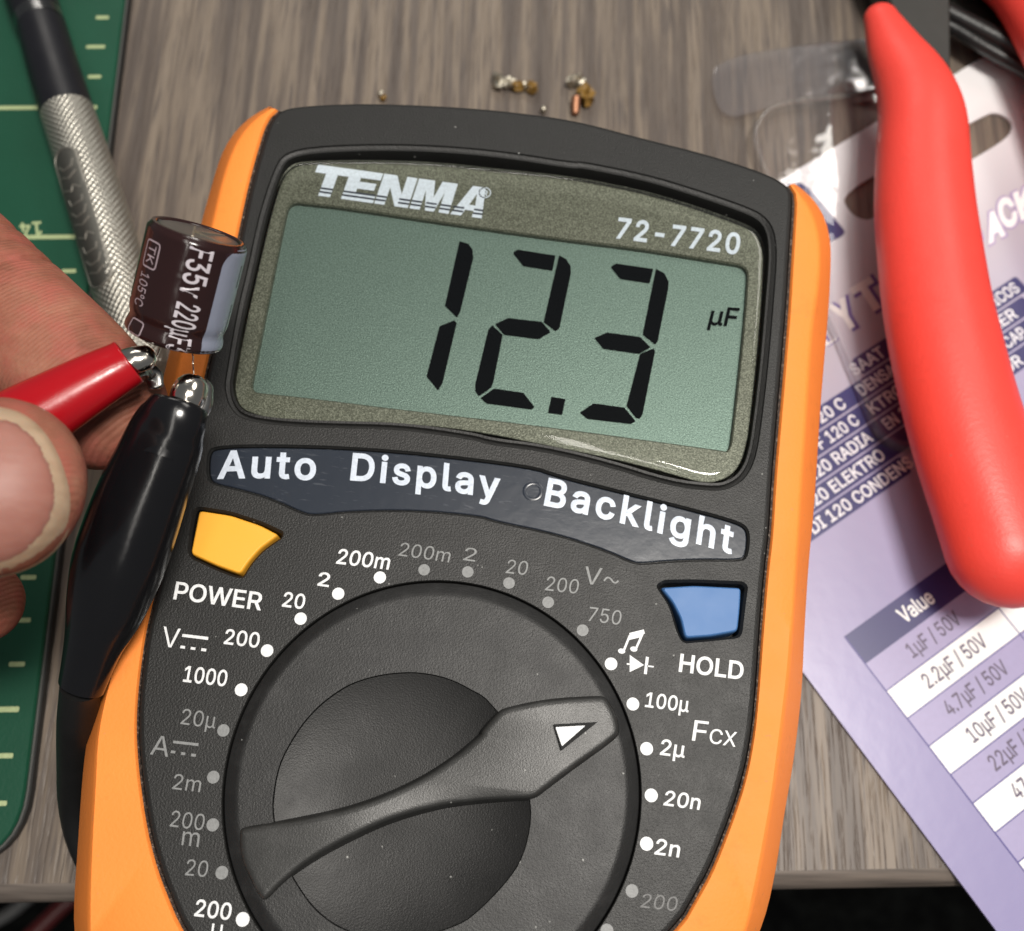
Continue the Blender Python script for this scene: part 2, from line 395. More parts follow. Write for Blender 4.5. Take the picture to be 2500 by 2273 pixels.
# lettering: every word becomes a flat mesh of its own
_tc = {}
def split_self(p):      # cut a self-crossing contour into simple loops
    n = len(p)
    for i in range(n):
        a, b = p[i], p[(i+1) % n]
        for j in range(i+2, n):
            if i == 0 and j == n-1: continue
            c, d = p[j], p[(j+1) % n]; den = (b[0]-a[0])*(d[1]-c[1])-(b[1]-a[1])*(d[0]-c[0])
            if abs(den) < 1e-12: continue
            t = ((c[0]-a[0])*(d[1]-c[1])-(c[1]-a[1])*(d[0]-c[0]))/den; u = ((c[0]-a[0])*(b[1]-a[1])-(c[1]-a[1])*(b[0]-a[0]))/den
            if 1e-6 < t < 1-1e-6 and 1e-6 < u < 1-1e-6:
                x = (a[0]+(b[0]-a[0])*t, a[1]+(b[1]-a[1])*t)
                return split_self([x]+p[i+1:j+1])+split_self(p[:i+1]+[x]+p[j+1:])
    return [p] if n > 2 else []
try: FONT = bpy.data.fonts.load(os.path.join(bpy.utils.system_resource('DATAFILES'), 'fonts', 'Inter.woff2'))   # the sans serif that ships with Blender
except Exception: FONT = None
def tmesh(s, bold=0.0, sp=1.0):
    # outlines of the built-in sans serif, each contour filled with its own counters (overlapping strokes stay solid)
    key = (s, bold, sp)
    if key not in _tc:
        c = bpy.data.curves.new('t', 'FONT'); c.body = s; c.font = FONT or c.font; c.space_character = sp
        o = bpy.data.objects.new('t', c); COL.objects.link(o); dg = bpy.context.evaluated_depsgraph_get(); dg.update()
        cu = o.to_curve(dg); loops = []
        for spn in cu.splines:
            p = []; bp = spn.bezier_points; n = len(bp)
            for i in range(n):
                a, b = bp[i], bp[(i+1) % n]; p0, p1, p2, p3 = a.co, a.handle_right, b.handle_left, b.co
                d = (p3-p0).length; st = ((p1-p0).normalized()-(p3-p2).normalized()).length if d > 1e-6 else 0
                k = 1 if ((p1-p0).cross(p3-p0).length < 1e-5 and (p2-p0).cross(p3-p0).length < 1e-5) else (3 if d < .15 else 5)
                for j in range(k):
                    t = j/k; q = p0*(1-t)**3+p1*3*t*(1-t)**2+p2*3*t*t*(1-t)+p3*t**3; p.append((q.x, q.y))
            r = []
            for q in p:
                if not r or hypot(q[0]-r[-1][0], q[1]-r[-1][1]) > .003: r.append(q)
            if len(r) > 2 and hypot(r[0][0]-r[-1][0], r[0][1]-r[-1][1]) < .003: r.pop()
            i = 0
            while i < len(r) and len(r) > 4:      # close up stub edges so that the weight offset stays clean
                a, b = r[i], r[(i+1) % len(r)]
                if hypot(a[0]-b[0], a[1]-b[1]) < .006:
                    r[i] = ((a[0]+b[0])/2, (a[1]+b[1])/2); r.pop((i+1) % len(r))
                else: i += 1
            if len(r) > 2: loops += split_self(r)
        o.to_curve_clear(); bpy.data.objects.remove(o); bpy.data.curves.remove(c)
        def ar(p): return .5*sum(p[i][0]*p[(i+1) % len(p)][1]-p[(i+1) % len(p)][0]*p[i][1] for i in range(len(p)))
        def inside(q, p):
            c_ = False
            for i in range(len(p)):
                x1, y1 = p[i]; x2, y2 = p[i-1]
                if (y1 > q[1]) != (y2 > q[1]) and q[0] < (x2-x1)*(q[1]-y1)/(y2-y1)+x1: c_ = not c_
            return c_
        big = max(loops, key=lambda p: abs(ar(p))); sg = 1 if ar(big) > 0 else -1
        outs = [p for p in loops if ar(p)*sg > 0]; hls = [p for p in loops if ar(p)*sg <= 0]; asg = {i: [] for i in range(len(outs))}
        for h in hls:
            cand = [i for i, p in enumerate(outs) if inside(h[0], p)]
            if cand: asg[min(cand, key=lambda i: abs(ar(outs[i])))].append(h)
        v = []; f = []
        for i, p in enumerate(outs):
            L = [p[::sg]]+[h[::-sg] for h in asg[i]]; zb = .012+(i % 3)*.012
            o0 = len(v); v += [(q[0], q[1], zb) for l in L for q in l]
            for t in tessellate_polygon([[Vector((q[0], q[1], 0)) for q in l] for l in L]):
                t = [k+o0 for k in t]; A, B, C_ = v[t[0]], v[t[1]], v[t[2]]
                if (B[0]-A[0])*(C_[1]-A[1])-(B[1]-A[1])*(C_[0]-A[0]) < 0: t = t[::-1]
                f.append(tuple(t))
            if bold > 0:       # stroke weight: a sloping border round every contour
                for n_, l in enumerate(L):
                    w_ = inset(l, -bold if n_ == 0 else bold); o1 = len(v); k = len(l)
                    v += [(q[0], q[1], zb-.001) for q in l]+[(q[0], q[1], zb-.010) for q in w_]
                    for j in range(k): f.append((o1+j, o1+k+j, o1+k+(j+1) % k, o1+(j+1) % k) if n_ == 0 else (o1+(j+1) % k, o1+k+(j+1) % k, o1+k+j, o1+j))
        _tc[key] = (v, f)
    return _tc[key]
CAPH = max(v[1] for v in tmesh('H')[0])
def text(name, s, q, z, mat, parent, bold=.012, sp=1.0, curve=0.0, frac=1.0, label=None):
    # q = baseline left, baseline right, cap-height point above baseline left; curve bends the baseline (sag in mm)
    v, f = tmesh(s, bold, sp); x0 = min(a[0] for a in v); x1 = max(a[0] for a in v); y0 = -bold; H = CAPH+bold*2
    A, B, T = [Vector(p[:2]) for p in q]; ex = B-A; ey = (T-A); o = []
    for a in v:
        u = (a[0]-x0)/(x1-x0); w = (a[1]-y0)/H; n = Vector((-ex.y, ex.x)).normalized(); p = A+ex*u+ey*w+n*curve*4*u*(1-u); o.append((p.x, p.y, z+a[2]))
    return mk(name, o, f, mat, parent, smooth=0, recalc=False, label=label)

# ================================================================== THE SETTING: desk and floor
DR = radians(2.55)
def desk_xy(u, v):    # desk frame: u along the front edge, v away from it; origin on the edge below the camera
    return (u*cos(DR)-v*sin(DR), -8.55+u*sin(DR)+v*cos(DR))
g = Geo(); prof = [(-2.6, -30), (-2.6, -2.7), (-2.35, -1.4), (-1.65, -.55), (-.8, -.12), (0.0, 0.0)]
rows = []
for vv, zz in prof: rows.append([len(g.v), len(g.v)+1]); g.v += [(*desk_xy(-420, vv), zz), (*desk_xy(420, vv), zz)]
for a, b in zip(rows, rows[1:]): g.f.append((a[0], a[1], b[1], b[0]))
g.make('desk_edge', MT['edge'], None, kind='structure')
g = Geo(); a = g.loop([desk_xy(-420, 0), desk_xy(420, 0), desk_xy(420, 620), desk_xy(-420, 620)], 0); b = g.loop([desk_xy(-420, 0), desk_xy(420, 0), desk_xy(420, 620), desk_xy(-420, 620)], -29.9)
g.cap(a); g.cap(b[::-1]); g.f += [(a[1], b[1], b[2], a[2]), (a[2], b[2], b[3], a[3]), (a[3], b[3], b[0], a[0])]
g.make('desk_top', MT['wood'], None, smooth=0, kind='structure')
g = Geo(); g.cap(g.loop([(-2500, -2500), (2500, -2500), (2500, 2500), (-2500, 2500)], -720)); g.make('floor', MT['floor'], None, smooth=0, kind='structure')
# cables hanging below the desk edge
for nm, lab, P_, mt in (('hanging_cable', 'dark red cable below the desk edge at the lower left', [(-90.23,-15.03,-120,2.24),(-102.74,-22.55,-120,2.22),(-111.15,-31.06,-120,2.2),(-118.34,-38.48,-120,2.18)], 'redw'),
                        ('hanging_cable', 'grey cable nearest the lower left corner, below the desk edge', [(-102.48,-14.92,-110,1.68),(-112.65,-25.19,-110,1.66),(-120.08,-29.75,-110,1.65),(-128.16,-36.4,-110,1.63)], 'greyw')):
    c0 = thing(nm, lab, 'cable', (P_[1][0], P_[1][1], P_[1][2]), group='cables hanging under the desk edge')
    sweep('cable_jacket', P_, MT[mt], c0, cap1=False)

# ================================================================== CUTTING MAT
MZ = 2.5
mroot = thing('cutting_mat', 'green self-healing cutting mat with yellow ruler ticks, left of the multimeter', 'cutting mat', (-72, 60, 0))
ex = [(-72,135.89),(-70.72,105.16),(-67.32,19.54),(-65.48,-2.53),(-66.17,-5.07),(-67.93,-7.6)]
# edge line from the corner upwards, straight in the desk frame
def fromdesk(p):
    x, y = p[0], p[1]+8.55; return (x*cos(DR)+y*sin(DR), -x*sin(DR)+y*cos(DR))
ue = sum(fromdesk(p)[0] for p in ex[:4])/4; vb = fromdesk(ex[5])[1]-1.2
mo = rounded([desk_xy(ue-300, vb), desk_xy(ue, vb), desk_xy(ue, 460), desk_xy(ue-300, 460)], [7, 9.5, 8, 8], 8)
mo = ccw(mo)
prism('mat_base', inset(mo, -.45), [(0, .05), (-.05, .9), (0, 1.5)], MT['matdark'], mroot)
prism('mat_layer', inset(mo, -.25), [(0, 1.5), (0, 1.75)], MT['matline'], mroot)
prism('mat_surface', mo, [(0, 1.75), (0, 2.2), (.25, 2.5)], MT['mat'], mroot)
tk = [(-74.21,131.94),(-73.87,125.89),(-73.66,119.85),(-73.42,113.71)]; tb = [(-69.45,25.15),(-69.09,18.64)]; tb2 = [(-68.78,12.08),(-68.53,5.54),(-68.17,-1.07)]
t0, t1 = Vector(fromdesk(tk[0])), Vector(fromdesk(tb2[2])); n_t = 21
for i in range(-6, 26):
    p = t0+(t1-t0)*(i/21); v0 = t0.y-(t0.y-t1.y)*i/21; uR = t0.x+(t1.x-t0.x)*i/21
    if v0 < vb+2: continue
    L = {3: 9.0, 1: 3.3}.get(i % 4, 2.3)
    if i == 3: L = 19.0
    w_ = .34 if L < 5 else .38
    bx = rounded([desk_xy(uR-L, v0-w_), desk_xy(uR, v0-w_), desk_xy(uR, v0+w_), desk_xy(uR-L, v0+w_)], .2, 2)
    polyflat('tick_mark', [bx], 2.53, MT['matink'], mroot)
text('numeral', '14', [(-79.16,90.26),(-82.69,89.83),(-78.45,87.65)], 2.53, MT['matink'], mroot, .02)
text('numeral', '15', [(-91.74,115.63),(-95.07,115.34),(-90.97,112.97)], 2.53, MT['matink'], mroot, .02)

# ================================================================== CRAFT KNIFE
KP = [(-92.34,146.51,7.2,4.53),(-86.2,132.14,7.2,4.28),(-84.07,127.44,7.2,4.12),(-83.13,125.54,7.2,4.06),(-79.45,116.62,7.2,4.21),(-75.83,108.18,7.2,4.32),(-70.96,97.22,7.2,4.4),(-66.42,86.5,7.2,4.55),(-62.21,76.1,7.2,4.46),(-59.33,68.92,7,4.25),(-56.65,62.25,6.8,3.58)]
kroot = thing('craft_knife', 'silver craft knife with knurled handle and black collar lying on the mat edge', 'craft knife', (KP[5][0], KP[5][1], 0))
sweep('upper_barrel', KP[:3], MT['collar'], kroot, cap1=False, seg=40)
sweep('collar_ring', [KP[2], KP[3]], MT['ring'], kroot, cap1=False, seg=40)
KC = [tuple(p) for p in KP[3:6]]
sweep('collar', KC, MT['collar'], kroot, cap1=False, seg=40)
hh = sweep('handle', KP[5:], MT['knurl'], kroot, cap1=True, capk=.3, seg=48, sub=6, smooth=60)
# emblem window let into the knurling, with raised characters
def knife_frame(s):    # s mm along the handle from the collar
    A, B = Vector(KP[5][:3]), Vector(KP[9][:3]); d = (B-A).normalized(); side = d.cross(Vector((0, 0, 1))).normalized(); return A+d*s, d, side
def on_knife(s, a, dr=0.06):
    c, d, side = knife_frame(s); L = (Vector(KP[9][:3])-Vector(KP[5][:3])).length; kk = min(3.999, s/L*4); k0 = int(kk); r = KP[5+k0][3]+(KP[6+k0][3]-KP[5+k0][3])*(kk-k0)+dr+.10; u2 = side.cross(d)
    return tuple(c+side*(-sin(a)*r)*-1+u2*cos(a)*r)
def knife_strip(name, pts2, w, dr, mat):
    v = []; f = []
    for i, (s, a) in enumerate(pts2):
        ds = pts2[min(i+1, len(pts2)-1)][0]-pts2[max(i-1, 0)][0]; da = (pts2[min(i+1, len(pts2)-1)][1]-pts2[max(i-1, 0)][1])*3.8
        l = hypot(ds, da) or 1; ns, na = -da/l*w/2, ds/l*w/2/3.8
        v += [on_knife(s+ns, a+na, dr-.12), on_knife(s+ns*.6, a+na*.6, dr), on_knife(s-ns*.6, a-na*.6, dr), on_knife(s-ns, a-na, dr-.12)]
        if i: 
            k = 4*i
            for j in range(3): f.append((k-4+j, k-3+j, k+1+j, k+j))
    return mk(name, v, f, mat, kroot, smooth=50)
v = []; f = []; NS, NA = 40, 14
sA, sB, aW = 10.0, 36.0, .50
for i in range(NS+1):
    s = sA+(sB-sA)*i/NS; e = min(s-sA, sB-s); hw = aW*sqrt(max(0.0, min(1, e/1.9*(2-min(1, e/1.9))))) if e < 1.9 else aW
    for j in range(NA+1): v.append(on_knife(s, .42+hw*(2*j/NA-1), .10))
for i in range(NS):
    for j in range(NA): k = i*(NA+1)+j; f.append((k, k+1, k+NA+2, k+NA+1))
mk('emblem_panel', v, f, MT['emblem'], kroot, smooth=60)
ring = []
for i in range(49):
    t_ = i/48*2*pi; cx_ = cos(t_); ring.append((sA+1.9+1.9*-cx_ if cx_ > 0 else sB-1.9-1.9*cx_, .42+sin(t_)*aW))
knife_strip('emblem_rim', ring+ring[:2], .42, .18, MT['emblemline'])
random.seed(3)
for i in range(10):
    s0 = sA+2.6+i*2.25; am = .33
    shapes = [[(0, -1), (.9, 0), (0, 1)], [(0, -1), (1.2, -.6), (1.4, .4), (.1, 1)], [(0, .9), (1.3, .7), (1.3, -.7), (.3, -.9)], [(1.2, -1), (.1, -.2), (1.1, .2), (.2, 1)]]
    sh = shapes[(i*3+1) % 4]; P_ = [(s0+a*1.0, .42+b*am) for a, b in sh]
    Q = []
    for a, b in zip(P_, P_[1:]):
        for k in range(4): Q.append((a[0]+(b[0]-a[0])*k/4, a[1]+(b[1]-a[1])*k/4))
    Q.append(P_[-1]); knife_strip('raised_character', Q, .36, .17, MT['emblemline'])

# ================================================================== BLISTER CARD (card frame: u along the print, v up)
CA = radians(35.5); CO = (49.82, 25.82)
croot = thing('capacitor_pack_card', 'purple and white printed cardboard backing of a capacitor pack, under the red pliers', 'packaging card', (CO[0], CO[1], .05), CA, local=True)
CT = .60
out = rounded([(-8.35, -92), (112, -92), (112, 66.6), (-8.35, 66.6)], [4, 4, 26, 3], 8)
slotL = [(47.18,57.31),(48.56,58.11),(51.65,58.57),(55.13,58.4),(55.59,58.29),(79.46,57.22),(81.42,56.42),(82.36,54.09),(81.46,52.27),(78.67,51.31),(70.91,51.49),(52.51,51.88),(49.41,52.04),(47.96,52.44),(46.83,54.51)]
slot = chaikin(ccw(slotL), 2)
g = Geo(); o0 = ccw(out); a = g.loop(o0, 0.1); b = g.loop(o0, CT); g.bridge(a, b); s0 = g.loop(slot, .1); s1 = g.loop(slot, CT); g.bridge(s0, s1); g.fill(b, [s1]); g.fill(a, [s0])
g.make('card_board', MT['card'], croot, smooth=0)
PZ = CT+.03
def kq(u, v, w, h): return [(u, v), (u+w, v), (u, v+h)]
# navy mark near the corner
mk_ = rounded([(41.41,65.34),(43.51,64.42),(44.06,62.44),(43.8,52.57),(42.63,52.23),(36.42,53.01),(34.11,56.2)], .8, 3)
polyflat('navy_logo_panel', [mk_], PZ, MT['navy'], croot)
# outlined headline letters
def outlined(word, q, b1, b2, m1, m2, name):
    text(name+'_outline', word, q, PZ, MT[m1], croot, b1); text(name, word, q, PZ+.02, MT[m2], croot, b2)
def shifted(q, du, dv): return [(p[0]+du, p[1]+dv) for p in q]
yt = [(30.59,38.77),(42.94,39.17),(32.7,44.18)]; 
for wd_, u0 in (('Y', 0), ('T', 0)): pass
qy = [(31.37,38.19),(35.23,38.07),(32.13,43.49)]; qt = [(36.62,38.49),(41.05,38.39),(37.37,44.05)]
for wd_, q in (('Y', qy), ('T', qt)):
    s1_ = shifted(q, .35, -.30); s1_[0] = (s1_[0][0]-.35, s1_[0][1]-.3); s1_[1] = (s1_[1][0]+.35, s1_[1][1]-.3); s1_[2] = (s1_[2][0]-.35, s1_[2][1]+.35)
    text('headline_shadow', wd_, s1_, PZ, MT['cshade'], croot, .085); text('headline_letter', wd_, q, PZ+.03, MT['cpaper'], croot, .045)
q = [(27.58,37.92),(29.95,37.91),(27.8,39.86)]; text('headline_shadow', 'L', shifted(q, .2, -.2), PZ, MT['cshade'], croot, .045); text('headline_letter', 'L', q, PZ+.02, MT['cpaper'], croot, .022)
for wd_, q in (('P', [(59.65,37.06),(61.64,37.04),(61.32,41.16)]), ('A', [(62.28,37.35),(65.95,37.15),(65.18,41.99)]), ('C', [(66.25,37.89),(69.73,37.65),(68.62,42.93)]), ('K', [(69.95,37.69),(73.8,37.42),(72.37,42.56)])):
    s1_ = [(q[0][0]-.35, q[0][1]-.35), (q[1][0]+.35, q[1][1]-.35), (q[2][0]-.35, q[2][1]+.35)]
    text('pack_letter_outline', wd_, s1_, PZ, MT['cpale'], croot, .075); text('pack_letter', wd_, q, PZ+.03, MT['cellw'], croot, .045)
# strips of multi-language text
L1 = [(5.35,14.65),(46.66,14.29)]; rows_ = []
b_l = [(5.77,14.58),(8.83,17.96),(12.3,21.63),(15.75,25.27),(18.55,28.3),(28.18,31.87)]; b_r = [(46.8,14.44),(49.04,17.84),(50.8,21.13),(52.28,24.31),(54.73,27.61),(57.5,30.66)]
lines = [('%s', -14, 36), ('%s', -14, 37), ('%s', -14, 38), ('%s', -14, 39), ('%s', -14, 41), ('%s', -2, 18)]
v6 = [.5*(a[1]+b[1]) for a, b in zip(b_l, b_r)]
for i in range(6):
    v_ = b_l[0][1]+(v6[5]-b_l[0][1])*0; v_ = v6[i] if i < 6 else 0
pitch = (v6[4]-v6[0])/4; V = [v6[0]+pitch*i for i in range(5)]+[v6[0]+pitch*5]
UE = [max(p[0] for p in [(24.76,13.39),(47.76,13.97)])]+[b_r[k][0]+c for k, c in ((1, 4), (2, 5), (3, 6.5), (4, 9), (5, 0))]
ends_top = [[(25.25,13.58),(46.54,13.78)][0][0], 60, 60, [(58.47,24.6)][0][0]+2, [(62.09,29.35)][0][0], [(34.63,30.83)][0][0]+3]
for i in range(6):
    u0 = -8.0 if i < 5 else [(29.29,34.03)][0][0]; u1 = ends_top[i]
    st = rounded([(u0, V[i]-.55), (u1, V[i]-.55), (u1, V[i]+pitch-.85), (u0, V[i]+pitch-.85)], .6, 3); polyflat('text_strip', [st], PZ, MT['navy'], croot)
CH = pitch*.60
def cardtxt(s, u0, u1, i, name='strip_lettering'): text(name, s, [(u0, V[i]), (u1, V[i]), (u0, V[i]+CH)], PZ+.02, MT['cwhite'], croot, .018)
def ku(r, x, y): return 0
cardtxt('E DI 120 CONDENS', [(4.12,14.7)][0][0], [(26.2,13.9)][0][0], 0)
cardtxt('120 ELEKTRO', [(7.74,18)][0][0], [(23.32,17.91)][0][0], 1)
cardtxt('120 RADIA', [(11.09,21.73)][0][0], [(23.63,21.42)][0][0], 2)
cardtxt('EN 12', [(26.61,21.4)][0][0], [(32.24,21.28)][0][0], 2)
cardtxt('F 120 C', [(15.75,25.27)][0][0], [(23.73,25.12)][0][0], 3)
cardtxt('KTRO', [(26.27,24.76)][0][0], [(33.14,24.69)][0][0], 3)
cardtxt('20 C', [(18.55,28.3)][0][0], [(23.8,28.22)][0][0], 4)
cardtxt('DENSA', [(26.86,28.46)][0][0], [(34.33,28.47)][0][0], 4)
cardtxt('SAAT', [(28.18,31.87)][0][0], [(34.77,31.6)][0][0], 5)
cardtxt('TICOS', [(54.41,27.64)][0][0], [(60.89,27.45)][0][0], 4)
cardtxt('RER', [(52.28,24.31)][0][0], [(57.41,24.06)][0][0], 3)
cardtxt('NCAP', [(50.31,21.17)][0][0], [(56.31,20.94)][0][0], 2)
cardtxt('OR', [(48.83,17.81)][0][0], [(52.5,17.59)][0][0], 1)
cardtxt('C', [(46.59,14.41)][0][0], [(48.45,14.34)][0][0], 0)
# the value table
RP = 4.68; HT = 4.85
def rect(u0, u1, v0, v1): return [(u0, v0), (u1, v0), (u1, v1), (u0, v1)]
polyflat('table_header', [rect(0, 52, -HT, 0)], PZ, MT['navy'], croot)
text('table_header_lettering', 'Value', kq(8.7, -HT+1.25, 6.1, 2.35), PZ+.02, MT['cellw'], croot, .018)
vals = ['1µF / 50V', '2.2µF / 50V', '4.7µF / 50V', '10µF / 50V', '22µF / 50V', '47µF / 50V', '100µF / 25V', '220µF / 25V', '470µF / 16V']
UD = 21.9
for i, s in enumerate(vals):
    v1_ = -HT-RP*i; v0_ = v1_-RP
    polyflat('table_row', [rect(0, 52, v0_, v1_)], PZ, MT['cell'] if i % 2 == 0 else MT['cellw'], croot)
    polyflat('table_rule', [rect(0, 52, v0_-.09, v0_+.09)], PZ+.015, MT['cline'], croot)
    wt = {9: 9.6, 11: 11.6, 10: 11.0}[len(s)]
    text('table_value', s, kq(11.2-wt/2, v0_+1.35, wt, 2.25), PZ+.02, MT['cgrey'], croot, .012)
polyflat('table_border', [rect(-.1, .1, -HT-RP*9, 0), rect(UD-.09, UD+.09, -HT-RP*9, -HT)], PZ+.018, MT['cline'], croot)

# ================================================================== CLEAR BLISTER SHELL over the card
bl_out = [(40.53,114.54),(39.34,111.4),(39.96,107.54),(45.18,91.02),(51.48,74.13),(52.72,70),(54.97,62.6),(56.41,57.81),(58.51,55.62),(61.18,54.7),(64.36,55.14),(67.86,58.6),(69.88,79.73),(70.44,108.64),(68.42,124.21),(61.94,121.3),(46.75,119.16),(42.69,117.43)]
broot = thing('blister_shell', 'clear plastic blister shell over the card, its rounded corner showing beside the red handle', 'plastic blister', (bl_out[0][0], bl_out[0][1], .8))
bo = ccw(chaikin(bl_out, 2)); bo = resample(bo, 120)
g = Geo(); zs = [(-.1, .85), (0, 2.6), (.12, 2.9), (.4, 3.0), (.7, 2.85), (1.0, 2.5)]; pv = None
for d, z in zs:
    L = g.loop(inset(bo, d), z)
    if pv: g.bridge(pv, L)
    pv = L
g.make('raised_rim', MT['ridge'], broot, smooth=60)
g = Geo(); L = g.loop(inset(bo, 1.0), 2.49); g.cap(L); g.make('clear_panel', MT['blister'], broot, smooth=0)
tabp = [(32.66,125.27),(36.83,128.47),(46.93,131.05),(58.9,133.16),(63.5,133.55),(69.14,125.53),(71.6,113.94),(59.9,122.49),(47.22,119.89),(41.76,117.57),(34.57,115.21)]
prism('hanging_flange', chaikin(tabp, 2), [(0, 1.0), (0, 1.3)], clear('clear_flange_plastic', .9, (.97, .96, .97), .10, .03, wob=1.0), broot, smooth=0)

# ================================================================== PLIERS
GP = [(60.04,128.61,11.5,2.92),(61.6,121.99,12,4.57),(63.72,114.87,12.5,6.08),(64.38,108.1,13,6.88),(63.72,99.47,13,7.34),(63.24,91.13,13,7.7),(63.25,83.05,13,7.89),(63.48,74.39,13,8.06),(64.23,66.03,13,8.23),(65.25,57.95,13,8.31),(66.61,50.15,13,8.4),(68.29,42.61,13,8.48),(69.47,36.88,13,8.52)]
proot = thing('pliers', 'red-handled pliers lying across the purple card at the right', 'pliers', (GP[5][0], GP[5][1], 1))
sweep('grip', GP, MT['redgrip'], proot, flat_=.80, cap0=True, cap1=True, seg=40, sub=6, smooth=60, capk=1.0)
GP2 = [(76.32,163.12,11,5.48),(80.41,147.08,11,7.46),(87.6,137.39,11,7.86),(93.22,121.74,11,8.5),(96.43,103.94,11,8.63),(99.93,85.47,11,8.73)]
sweep('grip', GP2, MT['redgrip'], proot, flat_=.80, cap0=True, cap1=True, seg=40, sub=6, smooth=60)
st = [(58.48,148.24),(62.36,135.46),(62.81,133.52),(65.7,128.69),(70.3,122.54),(71.87,120.22),(73.91,139.85),(77.84,152.44),(77.9,170.29),(62.91,169.68)]
prism('steel_tang', st, [(0.3, 4), (0, 4.6), (0, 8.8), (.5, 9.3)], MT['steel'], proot, smooth=30)
# twin lead beside the pliers
for nm, lab, P_, r_ in (('flat_lead', 'thick black lead nearest the card corner at the top right', "1790,30 1871,62 1940,98 2016,142 2120,205", 0),):
    pass
A1 = [(68.8,136.48,5,1.08),(74.88,133.4,5,1.16),(80.56,129.03,5,1.24),(86.78,124.76,5,1.32),(95.84,117.84,5,1.39)]; A2 = [(68.63,138.68,6,1.44),(74.66,135.25,6,1.52),(80.4,131.53,6,1.6),(86.62,127.34,6,1.76),(95.72,120.7,6,1.92)]
tl = thing('test_lead', 'black twin-ridged lead crossing the top right corner behind the red grip', 'cable', (A1[2][0], A1[2][1], .7))
sweep('lower_core', A1, MT['blackrub'], tl, cap1=False); sweep('upper_core', A2, MT['blackrub'], tl, cap1=False)
wb = []
for a, b in zip(A1, A2): wb.append(((a[0]+b[0])/2, (a[1]+b[1])/2, 5.6, .55))
sweep('highlight_web', wb, plastic('rubber_highlight_grey', (.055, .053, .055), .5, 1.2, .08), tl, cap1=False)  # highlight between the two cores, put into the web's lighter grey colour
st = [(76.69,146.98),(75.73,137.64),(82.43,133.67),(87.88,129.72),(96.28,123.36),(103.48,148.01)]
th_ = thing('plastic_panel', 'flat black plastic panel in the top right corner behind the red grip', 'plastic panel', (st[2][0], st[2][1], .7))
prism('panel', st, [(0.2, .8), (0, 1.1), (0, 3.6), (.4, 4.0)], MT['steel'], th_)
sweep('seam_ridge', [(p[0], p[1], 4.0, .45) for p in [(77.16,143.56),(84.06,139.86),(90.72,135.09),(97.28,130.39)]], MT['blackrub'], th_, cap1=False)

# ================================================================== SOLDER SCRAPS
def blob(name, c, r, mat, parent, sx=1, sy=1, sz=1, seed=0, k=.5):
    rnd = random.Random(seed); v = []; f = []; n, m_ = 8, 12
    for i in range(n+1):
        for j in range(m_):
            a = pi*i/n; b = 2*pi*j/m_; rr = r*(1+rnd.uniform(-k, k)*(0 < i < n)); v.append((c[0]+rr*sin(a)*cos(b)*sx, c[1]+rr*sin(a)*sin(b)*sy, c[2]+rr*cos(a)*sz))
    for i in range(n):
        for j in range(m_): f.append((i*m_+j, i*m_+(j+1) % m_, (i+1)*m_+(j+1) % m_, (i+1)*m_+j))
    return mk(name, v, f, mat, parent, smooth=60)
G_ = 'solder scraps on the desk above the meter'
sp = [(-4.49,122.06),(-2.51,121.81),(-0.35,121.35),(1.36,120.98),(8.69,122.33),(9.76,122.58),(10.86,119.62),(9.26,118.71),(9.18,117.64),(3.6,116.59),(-24.99,118.74),(-24.67,118.11)]
t1_ = thing('solder_scrap', 'row of small silver and amber solder blobs, longest of the scraps above the meter', 'solder scrap', (sp[1][0], sp[1][1], 0), group=G_)
blob('solder_bead', (*sp[0], 1.1), 1.25, MT['solder'], t1_, .8, 1.2, .8, 1); blob('solder_bead', (*sp[1], .9), 1.05, MT['solder'], t1_, 1, .9, .8, 2); blob('flux_bead', (sp[2][0]-.6, sp[2][1], .8), 1.0, MT['flux'], t1_, 1.2, .8, .8, 3); blob('solder_bead', (sp[2][0]+.6, sp[2][1], .8), .7, MT['solder'], t1_, 1, 1, .8, 4); blob('flux_bead', (*sp[3], .9), 1.0, MT['flux'], t1_, 1, .9, .9, 5)
t2_ = thing('solder_scrap', 'solder clump with a stub of bare copper, rightmost scrap above the meter', 'solder scrap', (sp[6][0], sp[6][1], 0), group=G_)
blob('solder_bead', (*sp[4], 1.3), 1.0, MT['solder'], t2_, 1, 1, 1, 6); blob('solder_bead', (*sp[5], 1.3), 1.0, MT['solder'], t2_, 1, 1, 1, 7); blob('flux_bead', (*sp[6], 1.3), 1.5, MT['flux'], t2_, .9, 1.2, .8, 8)
sweep('copper_stub', [(sp[7][0], sp[7][1], 1.6, .85), (sp[8][0], sp[8][1]-.4, 1.2, .8), (sp[8][0]-.0, sp[8][1]-1.8, .9, .65)], MT['copper'], t2_, cap1=True, capk=.2)
t3_ = thing('solder_scrap', 'tiny bright solder ball touching the top edge of the meter', 'solder scrap', (sp[9][0], sp[9][1], 0), group=G_); blob('solder_bead', (*sp[9], .8), .62, MT['solder'], t3_, 1, 1, 1, 9, .1)
t4_ = thing('solder_scrap', 'small amber solder ball, leftmost scrap above the meter', 'solder scrap', (sp[10][0], sp[10][1], 0), group=G_); blob('solder_bead', (*sp[10], .9), .62, MT['solder'], t4_, 1, 1, 1, 10, .2); blob('flux_bead', (*sp[11], .6), .5, MT['flux'], t4_, 1, 1, 1, 11)

